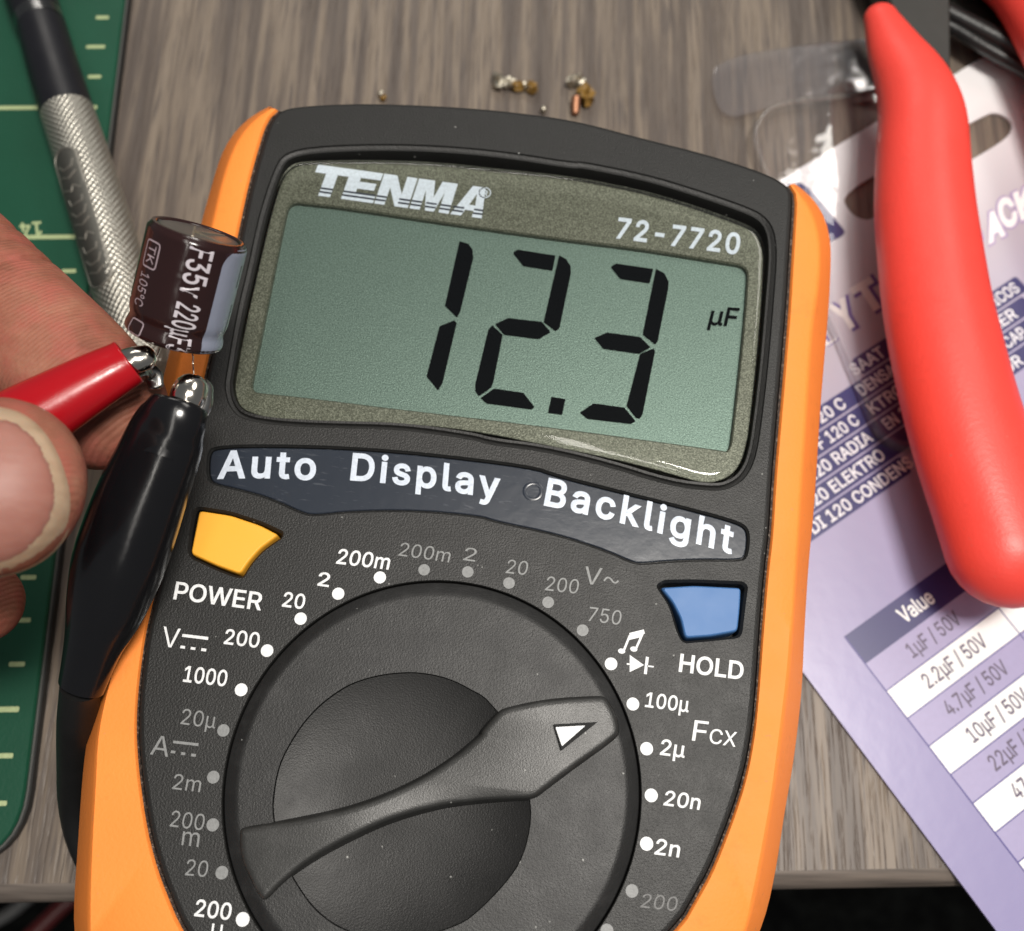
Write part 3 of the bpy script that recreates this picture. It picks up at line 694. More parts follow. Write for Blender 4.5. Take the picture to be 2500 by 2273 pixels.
# ================================================================== MULTIMETER (local frame: origin under the dial axis)
ZF = 34.0
M0 = thing('digital_multimeter', 'orange and black digital multimeter whose display reads 12.3 microfarads', 'multimeter', (-7.6918, 2.2804, .75), radians(-6.4520), local=True)
M0['_o'] = (0, 0, .75)
case = [(-35.28,84.67),(-31.25,85.94),(-24.71,87.24),(-18.07,88.05),(-11.39,88.65),(-4.68,88.99),(4.66,88.98),(14.84,87.33),(21.57,86.45),(28.28,85.12),(32.75,83.85),(34.79,82.5),(35.3,81.06),(35.3,73.61),(35.32,68.78),(35.36,65.24),(35.28,58.8),(35.11,48.12),(34.98,40.66),(35.09,34.23),(34.86,30.32),(34.74,23.49),(34.76,14.82),(34.6,10.46),(34.08,6.15),(33.11,2.21),(31.97,-1.51),(30.98,-4.47),(29.78,-6.94),(28.14,-10.4)]
caseL = [(-23.54,-18.1),(-25.35,-15.73),(-27.51,-12.78),(-29.45,-9.41),(-31.11,-5.75),(-32.72,-1.65),(-33.78,1.73),(-34.51,5.23),(-34.99,8.55),(-35.41,12.42),(-35.45,15.56),(-35.79,30.21),(-36.12,44.65),(-36.14,46.89),(-36.36,64.78),(-36.54,67.96),(-36.68,73.47),(-36.6,78.12),(-36.4,82.34)]
low = [(14, -26.5), (8, -29.5), (0, -30.3), (-8, -29.5), (-14, -26.5)]
case = ccw(chaikin(case+low+caseL, 2))
outR = [(36.53,87.53),(37.51,87.3),(38.94,86.44),(40.65,84.3),(41.9,81.85),(42.42,79.32),(42.61,76.26),(42.62,68.72),(42.5,66.06),(42.38,61.2),(42.18,54.11),(42.1,42.82),(41.97,37.08),(41.77,35.05),(41.69,28.78),(41.67,19.73),(41.82,18.89),(41.55,13.06),(41.1,7.37),(40.55,3.63),(40,-2.69),(39.35,-7.12),(38.71,-10)]
outL = [(-37.64,-20.81),(-38.58,-16.46),(-39.38,-12.22),(-40.3,-7.9),(-40.99,-4.36),(-41.5,-1.1),(-41.63,1.52),(-41.61,3.61),(-42.59,14.97),(-43.24,27.94),(-44.02,45.39),(-44.55,70.94),(-44.43,73.86),(-44.38,77.62),(-44.38,80.61),(-43.62,83.48),(-42.33,86.17),(-40.45,88.42),(-39.05,89.17)]
topR = [(35.12,82.88),(35.51,82.56),(36.5,81.56),(37.92,79.25),(38.89,76.16),(39.19,74.48),(39.27,72.05),(39.31,67.26),(38.83,64.65),(38.66,59.99),(38.6,53.21),(38.58,46.65),(38.49,40.29),(38.49,34.86),(38.45,30.95),(38.44,27.01),(38.41,19.36),(38.28,16.66),(37.67,8.44),(37.28,3.15),(36.91,0.53),(36.22,-5.08),(35.72,-7.92),(35.5,-9.79)]
topL = [(-33.61,-19.58),(-35,-13.87),(-35.53,-11.46),(-36.06,-9.01),(-36.56,-6.53),(-37.06,-4),(-38.14,0.07),(-38.12,3.31),(-38.38,14.37),(-39.12,26.66),(-39.8,43.23),(-40.33,67.71),(-40.54,71.45),(-40.47,74.01),(-40.34,76.35),(-40.15,78.47),(-39.21,81.24),(-37.72,83.72),(-36.82,84.26)]
# holster: two long side rails joined under the meter; each built as its own closed loop
NR = 90
def openres(p, n):
    L = [0]
    for i in range(len(p)-1): L.append(L[-1]+hypot(p[i+1][0]-p[i][0], p[i+1][1]-p[i][1]))
    o = []; j = 0
    for k in range(n):
        s = L[-1]*k/(n-1)
        while j < len(L)-2 and L[j+1] < s: j += 1
        t = (s-L[j])/max(1e-9, L[j+1]-L[j]); o.append((p[j][0]+(p[j+1][0]-p[j][0])*t, p[j][1]+(p[j+1][1]-p[j][1])*t))
    return o
def smo(p, n=3):
    for _ in range(n): p = [p[0]]+[tuple((p[i-1][k]+2*p[i][k]+p[i+1][k])/4 for k in (0, 1)) for i in range(1, len(p)-1)]+[p[-1]]
    return p
def interp_y(p, y):   # x of a monotone-in-y polyline at y
    for a, b in zip(p, p[1:]):
        if (a[1]-y)*(b[1]-y) <= 0 and a[1] != b[1]: return a[0]+(b[0]-a[0])*(y-a[1])/(b[1]-a[1])
    return p[0][0] if abs(p[0][1]-y) < abs(p[-1][1]-y) else p[-1][0]
outR = outR+[(31, -26), (24, -31), (12, -34), (0, -34.6)]; topR = topR+[(28.5, -26), (22, -30), (11, -32.5), (0, -33)]
outL = outL[::-1]+[(-36, -24), (-28, -30.5), (-13, -34), (0, -34.6)]; topL = topL[::-1]+[(-32, -24), (-25, -29.5), (-12, -32.3), (0, -33)]
n_c = len(case); iR = max(range(n_c), key=lambda i: case[i][0]+case[i][1]); iL = max(range(n_c), key=lambda i: -case[i][0]+case[i][1]); iB = min(range(n_c), key=lambda i: case[i][1])
def walk(i, j, st_):
    o = [case[i]]
    while i != j: i = (i+st_) % n_c; o.append(case[i])
    return o
inR = walk(iR, iB, -1); inL = walk(iL, iB, 1)
inR = [p for p in inR if p[1] < topR[0][1]+.1]; inL = [p for p in inL if p[1] < topL[0][1]+.1]
g = Geo()
for inn, top_, out_ in ((inR, topR, outR), (inL, topL, outL)):
    A = openres(inn, NR); B = smo(openres(top_, NR)); Cc = smo(openres(out_, NR)); cols = []
    for k in range(NR):
        a, b, c = Vector(A[k]), Vector(B[k]), Vector(Cc[k]); d = (b-a); dl = d.length or 1; dn = d/dl
        e = min(.55, dl*.4)
        cols.append([(a.x-dn.x*.1, a.y-dn.y*.1, 30.5), (a.x+dn.x*e*.5, a.y+dn.y*e*.5, 33.6), (a.x+dn.x*e, a.y+dn.y*e, 33.95), (b.x-dn.x*e*.9, b.y-dn.y*e*.9, 34.0), (b.x, b.y, 33.72), (b.x+(c.x-b.x)*.12, b.y+(c.y-b.y)*.12, 33.0), (b.x+(c.x-b.x)*.85, b.y+(c.y-b.y)*.85, 28.6), (c.x, c.y, 26.8), (c.x, c.y, 25.0), (a.x+(c.x-a.x)*.9, a.y+(c.y-a.y)*.9, 3.5), (a.x+(c.x-a.x)*.7, a.y+(c.y-a.y)*.7, .8)])
    nc = len(cols[0]); i0 = len(g.v)
    for c in cols: g.v += c
    for k in range(NR-1):
        for j in range(nc-1): g.f.append((i0+k*nc+j, i0+k*nc+j+1, i0+(k+1)*nc+j+1, i0+(k+1)*nc+j))
    g.f.append(tuple(i0+j for j in range(nc)))
hol = g.make('holster', MT['orange'], M0, smooth=38)
def seamm():
    t = NT('gritty_seam'); n = t.noise(2.4, det=3, rough=.8); t.base(t.ramp(n, [(.40, (.008, .007, .006)), (.56, (.05, .03, .02)), (.72, (.30, .25, .20))])); t.bump(n, .15); t.set(Roughness=.8); return t.m
g = Geo()
for inn, top_ in ((inR, topR), (inL, topL)):
    A = openres(inn, NR); B = smo(openres(top_, NR)); i0 = len(g.v)
    for k in range(NR):
        a, b = Vector(A[k]), Vector(B[k]); d = b-a; dn = d/(d.length or 1); w_ = min(.34, d.length*.5)
        g.v += [(a.x-dn.x*.12, a.y-dn.y*.12, 33.2), (a.x-dn.x*.05, a.y-dn.y*.05, 33.62), (a.x+dn.x*w_, a.y+dn.y*w_, 33.55)]
    for k in range(NR-1):
        for j in (0, 1): g.f.append((i0+k*3+j, i0+k*3+j+1, i0+k*3+j+4, i0+k*3+j+3))
g.make('seam_strip', seamm(), M0, smooth=40)
# front outlines
LO = [(-31.73,76.41),(-32.87,74.45),(-33.09,71.37),(-33.25,67.11),(-33.02,53.51),(-32.96,52.14),(-32.67,45.38),(-32.48,43.19),(-31.54,41.36),(-29.87,40.3),(-26.13,39.98),(-19.82,40.58),(-10.92,41.7),(-2.25,42.04),(6.52,41.48),(15.22,40.91),(21.01,40.24),(26.59,39.36),(28.53,39.74),(30.42,40.96),(31.46,43.01),(31.87,45.62),(32,46.59),(32.29,54.3),(32.43,64.62),(32.26,70.54),(32.21,71.93),(31.64,74.04),(30.47,75.59),(27.83,76.44),(22.31,77.86),(15.67,79.14),(6.84,79.86),(0.26,79.78),(-3.33,79.62),(-12.14,79.47),(-20.84,78.55),(-29.44,77.14)]
LO = ccw(chaikin(LO, 2))
GRO = [(-33.91,75.7),(-33.1,77.62),(-29.85,79.15),(-21.27,80.88),(-12.54,81.92),(-3.71,82.28),(5.53,81.93),(6.55,82.26),(15.43,81.53),(22.11,80.23),(28.75,78.65),(31.52,77.61),(33.04,75.6),(33.64,72.14),(33.63,66.16),(33.52,56.73),(33.28,50.03),(32.9,43.73),(31.83,40.62),(29.88,38.92),(27.86,38.34),(22.54,38.25),(14.67,39.67),(6.59,40.44),(0.59,40.3),(-2.04,40.72),(-10.75,40.74),(-19.64,39.63),(-25.93,39.04),(-30.23,39.16),(-32.17,40.5),(-33.47,43.05),(-33.67,45.68),(-34.24,53.8),(-34.25,59.92),(-34.52,66.92),(-34.31,71.95)]
GRO = ccw(chaikin(GRO, 2))
WIN = ccw(chaikin([(-31.48,69.18),(-31.31,70.21),(-30.94,70.77),(-30.33,71.04),(-29.68,71.06),(-23.97,71.18),(-8.59,70.84),(6.98,70.68),(14.48,70.81),(27.4,70.4),(29.11,70.34),(29.89,69.92),(30.31,69.14),(30.36,67.82),(30.38,61.45),(30.23,54.39),(29.97,45.54),(29.79,44.44),(29.38,43.99),(29.74,43.9),(26.56,43.96),(6.22,43.93),(-11.33,43.56),(-23.13,43.41),(-27.85,43.26),(-29.49,43.17),(-30.22,43.46),(-30.57,44.3),(-30.6,45.19)], 2))
STR = ccw(chaikin([(-33.32,33.13),(-33.42,34.59),(-32.8,35.38),(-28.17,36.32),(-18.33,37.54),(-8.4,38.25),(5.88,38.54),(8.93,37.83),(16.96,36.91),(24.91,36.01),(30.45,35.28),(32.24,34.73),(32.81,33.5),(32.71,30.88),(31.99,30.14),(27.41,29.56),(23.62,28.85),(20.24,28.02),(19.08,28.07),(15.88,29.04),(9.91,30.17),(2.02,30.69),(0.71,31.06),(-7.1,30.68),(-14.76,29.47),(-18.88,28.36),(-20.46,28.35),(-24.69,29.66),(-28.8,30.21),(-31.84,30.43),(-32.76,31.13)], 2))
PW = ccw(rounded([(-33.46,27.64),(-28.99,27.58),(-24.87,26.86),(-22.18,26.04),(-22.12,25.24),(-24.08,23.26),(-25.06,21.54),(-25.64,19.79),(-26.6,19.75),(-29.05,20.27),(-32.83,21.4),(-33.32,24.62)], 1.0, 4))
PB = ccw(rounded([(-32.74,27.14),(-28.87,27.09),(-25.17,26.41),(-22.65,25.53),(-24.52,23.5),(-25.5,21.77),(-26.12,20.21),(-28.98,20.78),(-32.49,21.75)], .55, 4))
HW = ccw(rounded([(22.08,25.89),(23.06,26.72),(26.46,27.25),(32.34,27.87),(32.95,27.37),(32.78,24.43),(32.64,21.17),(29.13,20.29),(25.91,19.54),(25.15,20.66),(23.91,23.73)], .9, 4))
HB = ccw(rounded([(22.67,25.72),(26.52,26.53),(32.15,27.06),(32.2,24.54),(32.12,21.85),(29.09,20.85),(26.09,20.19),(25.37,22.4),(24.25,24.17)], .55, 4))
DC = [(23.1*cos(2*pi*i/160), 23.1*sin(2*pi*i/160)) for i in range(160)]
# case body with wells
g = Geo()
prof = [(3.0, 1.2), (1.5, 2.0), (1.2, 10), (.1, 31.5), (.02, 33.2), (.25, 33.75), (.75, 34.0), (.82, 34.0), (.88, 34.0)]; pv = None
for d, z in prof:
    L = g.loop(inset(case, d), z)
    if pv: g.bridge(pv, L)
    else: g.cap(L[::-1])
    pv = L
holes = []
def well(lp, pr, floor=True):
    a = g.loop(lp, ZF); holes.append(a); p_ = a
    for d, z in pr:
        q = g.loop(inset(lp, d), z); g.bridge(p_, q); p_ = q
    if floor: g.fill(p_, [])
well(GRO, [(.12, 33.75), (.55, 33.55), (.7, 33.85), (1.0, 33.9), (1.15, 33.3), (1.35, 31.8)])
well(STR, [(.10, 33.8), (.22, 33.7), (.30, 33.35)]); well(PW, [(.15, 33.8), (.3, 33.6), (.4, 30.5)]); well(HW, [(.15, 33.8), (.3, 33.6), (.4, 30.5)]); well(DC, [(.10, 33.85), (.15, 31.0)])
g.fill(pv, holes)
g.make('case', MT['case'], M0, smooth=32)
# smooth head band around the top of the case (glossier, no grain)
# display stack
g = Geo(); a = g.loop(inset(LO, .1), 33.12); b = g.loop(WIN, 33.12); g.fill(a, [b]); c = g.loop(inset(WIN, .18), 32.9); g.bridge(b, c); d_ = g.loop(inset(WIN, .2), 32.2); g.bridge(c, d_); e_ = g.loop(inset(LO, .1), 32.2); g.bridge(a, e_)
g.make('display_frame', MT['olive'], M0, smooth=30)
g = Geo(); g.fill(g.loop(inset(WIN, -.5), 32.30), []); g.make('display_panel', MT['lcd'], M0, smooth=0)
segs = {
 '1a': "652,86 690,98 708,122 711,158 655,388 641,412 590,362", '1b': "567,450 630,425 640,437 580,690 560,724 511,664",
 '2a': "881,136 900,122 1063,148 1050,212 925,192", '2b': "1078,147 1108,163 1127,192 1129,222 1080,457 1064,471 1012,432", '2g': "805,441 860,415 1005,432 1042,475 990,505 843,486", '2e': "792,446 837,487 797,690 786,714 735,749 720,728 719,700 775,465", '2d': "742,757 800,717 925,735 973,796 960,806 768,780",
 'dp': "1045,752 1106,762 1091,829 1031,820",
 '3a': "1299,196 1322,182 1481,205 1466,266 1340,247", '3b': "1493,205 1528,223 1547,260 1545,290 1500,515 1490,528 1436,485", '3g': "1230,500 1283,477 1425,496 1469,540 1420,568 1268,546", '3c': "1425,568 1483,545 1489,560 1436,825 1424,846 1408,842 1367,790", '3d': "1167,820 1225,780 1357,798 1406,857 1385,868 1200,846"}
SEG = {'1a': [(-7.93,68.62),(-6.7,68.38),(-6.02,67.63),(-5.74,66.41),(-6.21,58.41),(-6.5,57.55),(-8.3,58.98)], '1b': [(-8.51,55.98),(-6.76,57.08),(-6.4,56.73),(-6.85,48.33),(-7.26,47.17),(-9.01,48.85)],
 '2a': [(-0.67,67.93),(-0.16,68.5),(4.94,68.34),(4.83,66.08),(0.94,66.21)], '2b': [(5.4,68.44),(6.38,68.03),(7.09,67.11),(7.27,66.1),(6.8,58),(6.38,57.47),(4.66,58.53)], '2g': [(-1.47,57.32),(0.05,58.42),(4.45,58.5),(5.74,57.24),(4.33,56.04),(-0.12,56.01)], '2e': [(-1.83,57.1),(-0.3,55.95),(-0.52,49.26),(-0.73,48.45),(-2.04,47.14),(-2.58,47.73),(-2.75,48.61),(-2.24,56.4)], '2d': [(-1.8,46.92),(-0.3,48.42),(3.42,48.39),(5.08,46.68),(4.75,46.32),(-0.94,46.31)],
 'dp': [(6.99,48.37),(8.81,48.31),(8.64,46.16),(6.86,46.18)],
 '3a': [(12.34,67.75),(12.98,68.34),(17.91,68.26),(17.66,66.11),(13.78,66.19)], '3b': [(18.27,68.32),(19.4,67.86),(20.1,66.67),(20.13,65.64),(19.51,57.94),(19.25,57.47),(17.5,58.64)], '3g': [(11.43,57.25),(12.92,58.23),(17.21,58.23),(18.67,56.98),(17.31,55.86),(12.73,55.91)], '3c': [(17.46,55.88),(19.1,56.88),(19.32,56.42),(18.62,47.74),(18.34,47.04),(17.86,47.09),(16.5,48.55)], '3d': [(10.8,46.76),(12.34,48.25),(16.24,48.25),(17.85,46.62),(17.28,46.19),(11.86,46.09)]}
for k_, p in SEG.items():
    prism('digit_segment' if k_ != 'dp' else 'decimal_point', rounded(p, .12, 2), [(0, 32.40), (0, 32.46)], MT['blackink'], M0, smooth=0)
text('unit_symbol', 'µF', [(25.73,61.23),(29.28,61.48),(26.09,63.99)], 32.44, MT['blackink'], M0, .012)
# clear lens over the display
prism('display_lens', LO, [(0.02, 33.15), (0, 33.55), (.05, 33.8), (.2, 34.05), (.45, 34.22), (.75, 34.32), (1.1, 34.36), (1.2, 34.36), (1.26, 34.36)], MT['lens'], M0, bottom=False, smooth=50)
ZP = 33.17
# brand lettering on the frame: heavy slanted capitals with two dark bars through their feet
TQ = [(-29.07,72.25),(-6.15,72.01),(-28.55,76.98)]
TA, TB, TT = [Vector(p) for p in TQ]; TX, TY = TB-TA, TT-TA
def tpt(x, y): p = TA+TX*x+TY*y; return (p.x, p.y)
GL = {'T': [[(0, 1), (.2, 1), (.2, .74), (.135, .74), (.135, 0), (.065, 0), (.065, .74), (0, .74)]],
 'E': [[(.2, 1), (.39, 1), (.39, .76), (.272, .76), (.272, .63), (.372, .63), (.372, .40), (.272, .40), (.272, .24), (.39, .24), (.39, 0), (.2, 0)]],
 'N': [[(.397, 1), (.475, 1), (.535, .42), (.535, 1), (.595, 1), (.595, 0), (.517, 0), (.457, .58), (.457, 0), (.397, 0)]],
 'M': [[(.605, 1), (.70, 1), (.722, .45), (.744, 1), (.835, 1), (.835, 0), (.776, 0), (.776, .66), (.748, 0), (.696, 0), (.665, .66), (.665, 0), (.605, 0)]],
 'A': [[(.84, 0), (.905, 0), (.923, .22), (.975, .22), (.975, .42), (.938, .42), (.957, .70), (.975, .70), (.975, .42), (.975, .22), (.985, 0), (1.05, 0), (1.0, 1), (.915, 1)]]}
GL['A'] = [[(.845, 0), (.908, 0), (.922, .20), (.972, .20), (.972, .38), (.935, .38), (.962, .76), (.972, .38), (.972, .20), (.972, 0), (1.03, 0), (1.0, 1), (.925, 1)]]
for ch, ps in GL.items():
    polyflat('brand_letter', [[tpt(x, y) for x, y in p] for p in ps], ZP+.02, MT['paleink'], M0)
bars = []
for x0, x1 in ((.065, .135), (.2, .39), (.397, .457), (.53, .595), (.605, .665), (.69, .752), (.776, .835), (.85, .914), (.972, 1.028)):
    for y in (.10, .22): bars.append([tpt(x0, y), tpt(x1, y), tpt(x1, y+.06), tpt(x0, y+.06)])
polyflat('brand_letter_bars', bars, ZP+.045, flat('logo_bar_ink', (.02, .025, .04), .4), M0)
rc = [(-5.63,75.96),(-4.81,76.09)]; rr = hypot(rc[1][0]-rc[0][0], rc[1][1]-rc[0][1])
g = Geo(); a = g.loop(disc(rc[0], rr), ZP+.02); b = g.loop(disc(rc[0], rr*.84), ZP+.02); g.bridge(a, b); g.make('registered_mark_ring', MT['paleink'], M0, smooth=0)
text('registered_mark', 'R', [(-5.91,75.44),(-5.18,75.45),(-5.96,76.35)], ZP+.02, MT['paleink'], M0, .01)
text('model_number', '72-7720', [(12.4,71.62),(28.75,71.54),(12.56,74.87)], ZP+.02, MT['paleink'], M0, .022, 1.12)
# label strip
SI = inset(STR, .36); g = Geo(); a = g.loop(SI, 33.3); b = g.loop(SI, 33.62); c = g.loop(inset(SI, .12), 33.72); e2 = g.loop(inset(SI, .16), 33.72); g.bridge(a, b); g.bridge(b, c); g.bridge(c, e2); g.fill(e2, []); g.make('label_strip', MT['label'], M0, smooth=30)
text('label_word', 'Auto', [(-31.62,31.33),(-19.84,32.84),(-32.11,34.92)], 33.75, MT['paleink'], M0, .022, 1.16, curve=.18)
text('label_word', 'Display', [(-15.71,33.48),(2.53,33.61),(-16.01,37.01)], 33.75, MT['paleink'], M0, .022, 1.16, curve=.30)
text('label_word', 'Backlight', [(7.89,33.73),(30.79,30.94),(8.05,37.32)], 33.75, MT['paleink'], M0, .022, 1.16, curve=.30)
dm = [(6.39,35.35),(7.65,35.53)]; blobr = hypot(dm[1][0]-dm[0][0], dm[1][1]-dm[0][1])
g = Geo(); a = g.loop(disc(dm[0], blobr), 33.735); b = g.loop(disc(dm[0], blobr*.8), 33.83); c = g.loop(disc(dm[0], blobr*.6), 33.74); g.bridge(a, b); g.bridge(b, c); g.make('label_dimple', MT['label'], M0, smooth=50)
# buttons
prism('power_button', PB, [(0, 30.6), (0, 33.6), (.05, 33.9), (.13, 34.08), (.24, 34.16), (.27, 34.16), (.30, 34.16)], MT['yellow'], M0, smooth=50)
prism('hold_button', HB, [(0, 30.6), (0, 33.6), (.05, 33.9), (.13, 34.08), (.24, 34.16), (.27, 34.16), (.30, 34.16)], MT['blue'], M0, smooth=50)
# printed legends
ZI = ZF+.03
def T(s, q, mat='white', b=.013, name='range_number', **k): return text(name, s, q, ZI, MT[mat], M0, b, **k)
T('POWER', [(-33.21,16.23),(-22.85,16.38),(-33.32,18.33)], name='power_lettering', b=.014)
T('20', [(-20.57,17.19),(-17.99,17.22),(-20.59,18.96)]); T('200', [(-26.25,12),(-22.19,12.1),(-26.34,13.76)]); T('1000', [(-29.85,7.17),(-24.89,7.33),(-29.95,8.99)])
T('V', [(-33.24,10.75),(-31.22,10.76),(-33.49,12.98)], b=-.002, name='function_symbol')
T('20µ', [(-28.98,2.6),(-25.06,2.63),(-29.07,4.29)], 'grey', .0); T('A', [(-31.53,-1.06),(-29.48,-1.05),(-31.63,1.01)], 'grey', -.004, name='function_symbol'); T('2m', [(-28.23,-4.31),(-25.12,-4.21),(-28.3,-2.71)], 'grey', 0)
T('200', [(-27.55,-8.13),(-23.85,-8.03),(-27.62,-6.48)], 'grey', 0); T('m', [(-25.82,-9.81),(-23.94,-9.75),(-25.99,-7.94)], 'grey', 0); T('20', [(-24.72,-12.72),(-22.37,-12.58),(-24.79,-11.11)], 'grey', 0)
T('200', [(-22.82,-16.53),(-18.95,-16.4),(-22.87,-14.85)]); T('µ', [(-20.6,-18.25),(-19.28,-18.23),(-20.73,-16.49)], b=.0)
T('2', [(-17.02,20.2),(-15.64,20.2),(-17.05,21.86)]); T('200m', [(-15.36,23.08),(-9.1,23.24),(-15.29,24.92)]); T('200m', [(-8.27,25.1),(-2.22,25.13),(-8.15,26.71)], 'grey', -.002); T('2', [(-0.64,25.65),(0.8,25.66),(-0.53,27.22)], 'grey', -.002); T('20', [(4.55,24.83),(7.01,24.93),(4.66,26.48)], 'grey', -.002)
T('200', [(9.4,23.47),(13.21,23.58),(9.5,25.15)], 'grey', -.002); T('V', [(13.7,24.93),(15.73,24.97),(13.76,26.95)], 'grey', -.008, name='function_symbol'); T('750', [(14.75,20.61),(18.54,20.66),(14.86,22.27)], 'grey', -.002)
T('HOLD', [(25.74,16.3),(33.07,16.41),(25.79,18.39)], name='hold_lettering', b=.018); T('100µ', [(22.31,11.83),(27.24,11.92),(22.38,13.52)]); T('2µ', [(24.48,6.88),(27.24,6.92),(24.57,8.63)])
T('F', [(27.9,8.93),(29.5,8.98),(28.04,11.2)], b=.006, name='function_symbol'); T('CX', [(29.8,8.93),(32.79,8.92),(29.92,10.56)], b=.006, name='function_symbol')
T('20n', [(25.39,1.62),(29.36,1.67),(25.56,3.23)]); T('2n', [(24.9,-3.55),(27.58,-3.5),(25.05,-1.9)]); T('200', [(23.94,-9.03),(27.74,-8.88),(24.15,-7.61)], 'faint', .0)
def dash(reg_bar, dots, mat):
    polyflat('direct_current_symbol', [reg_bar]+dots, ZI, MT[mat], M0)
dash([(-31.16,12.46),(-28.13,12.54),(-28.11,12.19),(-31.14,12.13)], [[(-31.05,11.13),(-30.52,11.15),(-30.48,10.83),(-31.05,10.83)], [(-29.85,11.15),(-29.3,11.15),(-29.29,10.86),(-29.84,10.85)], [(-28.62,11.18),(-28.04,11.19),(-28.02,10.87),(-28.61,10.86)]], 'white')
dash([(-29.32,0.73),(-26.46,0.84),(-26.45,0.54),(-29.31,0.45)], [[(-29.29,-0.34),(-28.82,-0.32),(-28.8,-0.6),(-29.3,-0.62)], [(-28.15,-0.35),(-27.67,-0.34),(-27.66,-0.63),(-28.13,-0.65)], [(-27.01,-0.35),(-26.48,-0.32),(-26.46,-0.62),(-26.99,-0.64)]], 'grey')
# alternating-current sign
tw = [(16.12,25.56),(16.45,26),(16.85,25.92),(17.19,25.58),(17.52,25.53),(17.83,25.86)]
g = Geo(); up_, dn_ = [], []
TW = []
for i in range(len(tw)-1):
    p0, p1, p2, p3 = [Vector(tw[max(0, min(len(tw)-1, i+k))]) for k in (-1, 0, 1, 2)]
    for k in range(5):
        t = k/5; TW.append(.5*((2*p1)+(-p0+p2)*t+(2*p0-5*p1+4*p2-p3)*t*t+(-p0+3*p1-3*p2+p3)*t**3))
def ribbon(name, pts, w, mat, z=ZI):
    g = Geo(); pr = None
    for i, p in enumerate(pts):
        d = (Vector(pts[min(i+1, len(pts)-1)])-Vector(pts[max(0, i-1)])).normalized(); n = Vector((-d.y, d.x))*w/2
        a = len(g.v); g.v += [(p[0]+n.x, p[1]+n.y, z), (p[0]-n.x, p[1]-n.y, z)]
        if pr is not None: g.f.append((pr+1, a+1, a, pr))
        pr = a
    return g
ribbon('ac', TW, .2, None).make('alternating_current_symbol', MT['grey'], M0, smooth=0, recalc=False)
# buzzer note and diode
nt = [(19.27,17.74),(19.81,19.66),(20.62,18.12),(21.3,20.24),(19.78,19.66),(21.41,20.31),(19.75,19.24),(21.19,19.82)]
gg = Geo()
for a, b, w in ((0, 1, .26), (2, 3, .26), (4, 5, .5), (6, 7, .3)):
    r = ribbon('n', [nt[a], nt[b]], w, None); i0 = len(gg.v); gg.v += [(v[0], v[1], ZI+.001*a) for v in r.v]; gg.f += [tuple(i+i0 for i in f_) for f_ in r.f]
for c in [(19.05,17.7),(20.41,18.13)]: gg.cap(gg.loop([(c[0]+.42*cos(t/12*2*pi), c[1]+.3*sin(t/12*2*pi)) for t in range(12)], ZI+.012))
gg.make('buzzer_symbol', MT['white'], M0, smooth=0, recalc=False)
polyflat('diode_symbol', [[(20.02,17.4),(21.76,16.49),(20.22,15.47)], [(21.88,17.48),(22.22,17.47),(22.18,15.49),(21.84,15.5)], [(19.78,16.43),(20.16,16.44),(20.18,16.26),(19.8,16.25)], [(22.11,16.52),(22.88,16.54),(22.87,16.37),(22.09,16.35)]], ZI, MT['white'], M0)
DOT_W = [(-14.38,19.61),(-18.11,16.12),(-21.15,11.97),(-23.1,7.24),(-17.63,-16.12),(-9.93,22.2),(18.01,16.09),(20.96,11.97),(22.99,7.33),(23.99,2.46),(23.99,-2.59)]
DOT_G = [(-24.07,2.59),(-24.03,-2.46),(-22.94,-7.32),(-20.86,-11.92),(-4.96,23.84),(0.15,24.33),(5.13,23.7),(9.96,22.1),(14.33,19.44),(22.91,-7.54),(20.7,-11.79)]
for L_, mt, lb in ((DOT_W, 'white', None), (DOT_G, 'grey', None)):
    for c in L_: polyflat('range_dot', [disc(c, .72 if mt == 'white' else .68)], ZI, MT[mt], M0)
# rotary dial
g = Geo(); n = 160
def circ(r, z): return g.loop([(r*cos(2*pi*i/n), r*sin(2*pi*i/n)) for i in range(n)], z)
BW = ccw(chaikin([(-16.68,-5.56),(-17.08,-2.05),(-16.92,0.56),(-15.4,4.65),(-13.24,7.65),(-10.05,10.29),(-4.77,11.96),(-0.1,11.9),(3.83,10.46),(4.07,10.5),(7.22,7.9),(9.54,4.35),(11.12,-0.59),(11.28,-3.09),(10.82,-6.14),(9.57,-8.45),(7.38,-11.34),(5.13,-13.57),(-1.55,-16.25),(-6.85,-15.64),(-9.7,-14.4),(-11.78,-12.77),(-14.29,-10.04)], 2)); BW = resample(BW, 96)
a = circ(22.85, 31.1); pv = a
for r_, z_ in ((22.85, 33.7), (22.7, 34.05), (22.4, 34.25), (21.55, 34.75), (21.3, 34.86), (21.0, 34.9), (20.9, 34.9), (20.8, 34.9)):
    q = circ(r_, z_); g.bridge(pv, q); pv = q
bw = g.loop(BW, 34.9); g.fill(pv, [bw])
dial = g.make('rotary_dial', MT['dial'], M0, smooth=25)
g = Geo(); cx0 = sum(p[0] for p in BW)/len(BW); cy0 = sum(p[1] for p in BW)/len(BW); pv = g.loop(BW, 34.9)
for k in range(1, 15):
    s = cos(k/14*pi/2) if k < 14 else .02
    q = g.loop([(cx0+(x-cx0)*s, cy0+(y-cy0)*s) for x, y in BW], 34.9-.35-1.4*(1-s**3) if k else 34.9); g.bridge(pv, q); pv = q
g.cap(pv); g.make('finger_recess', MT['bowl'], dial, smooth=28)
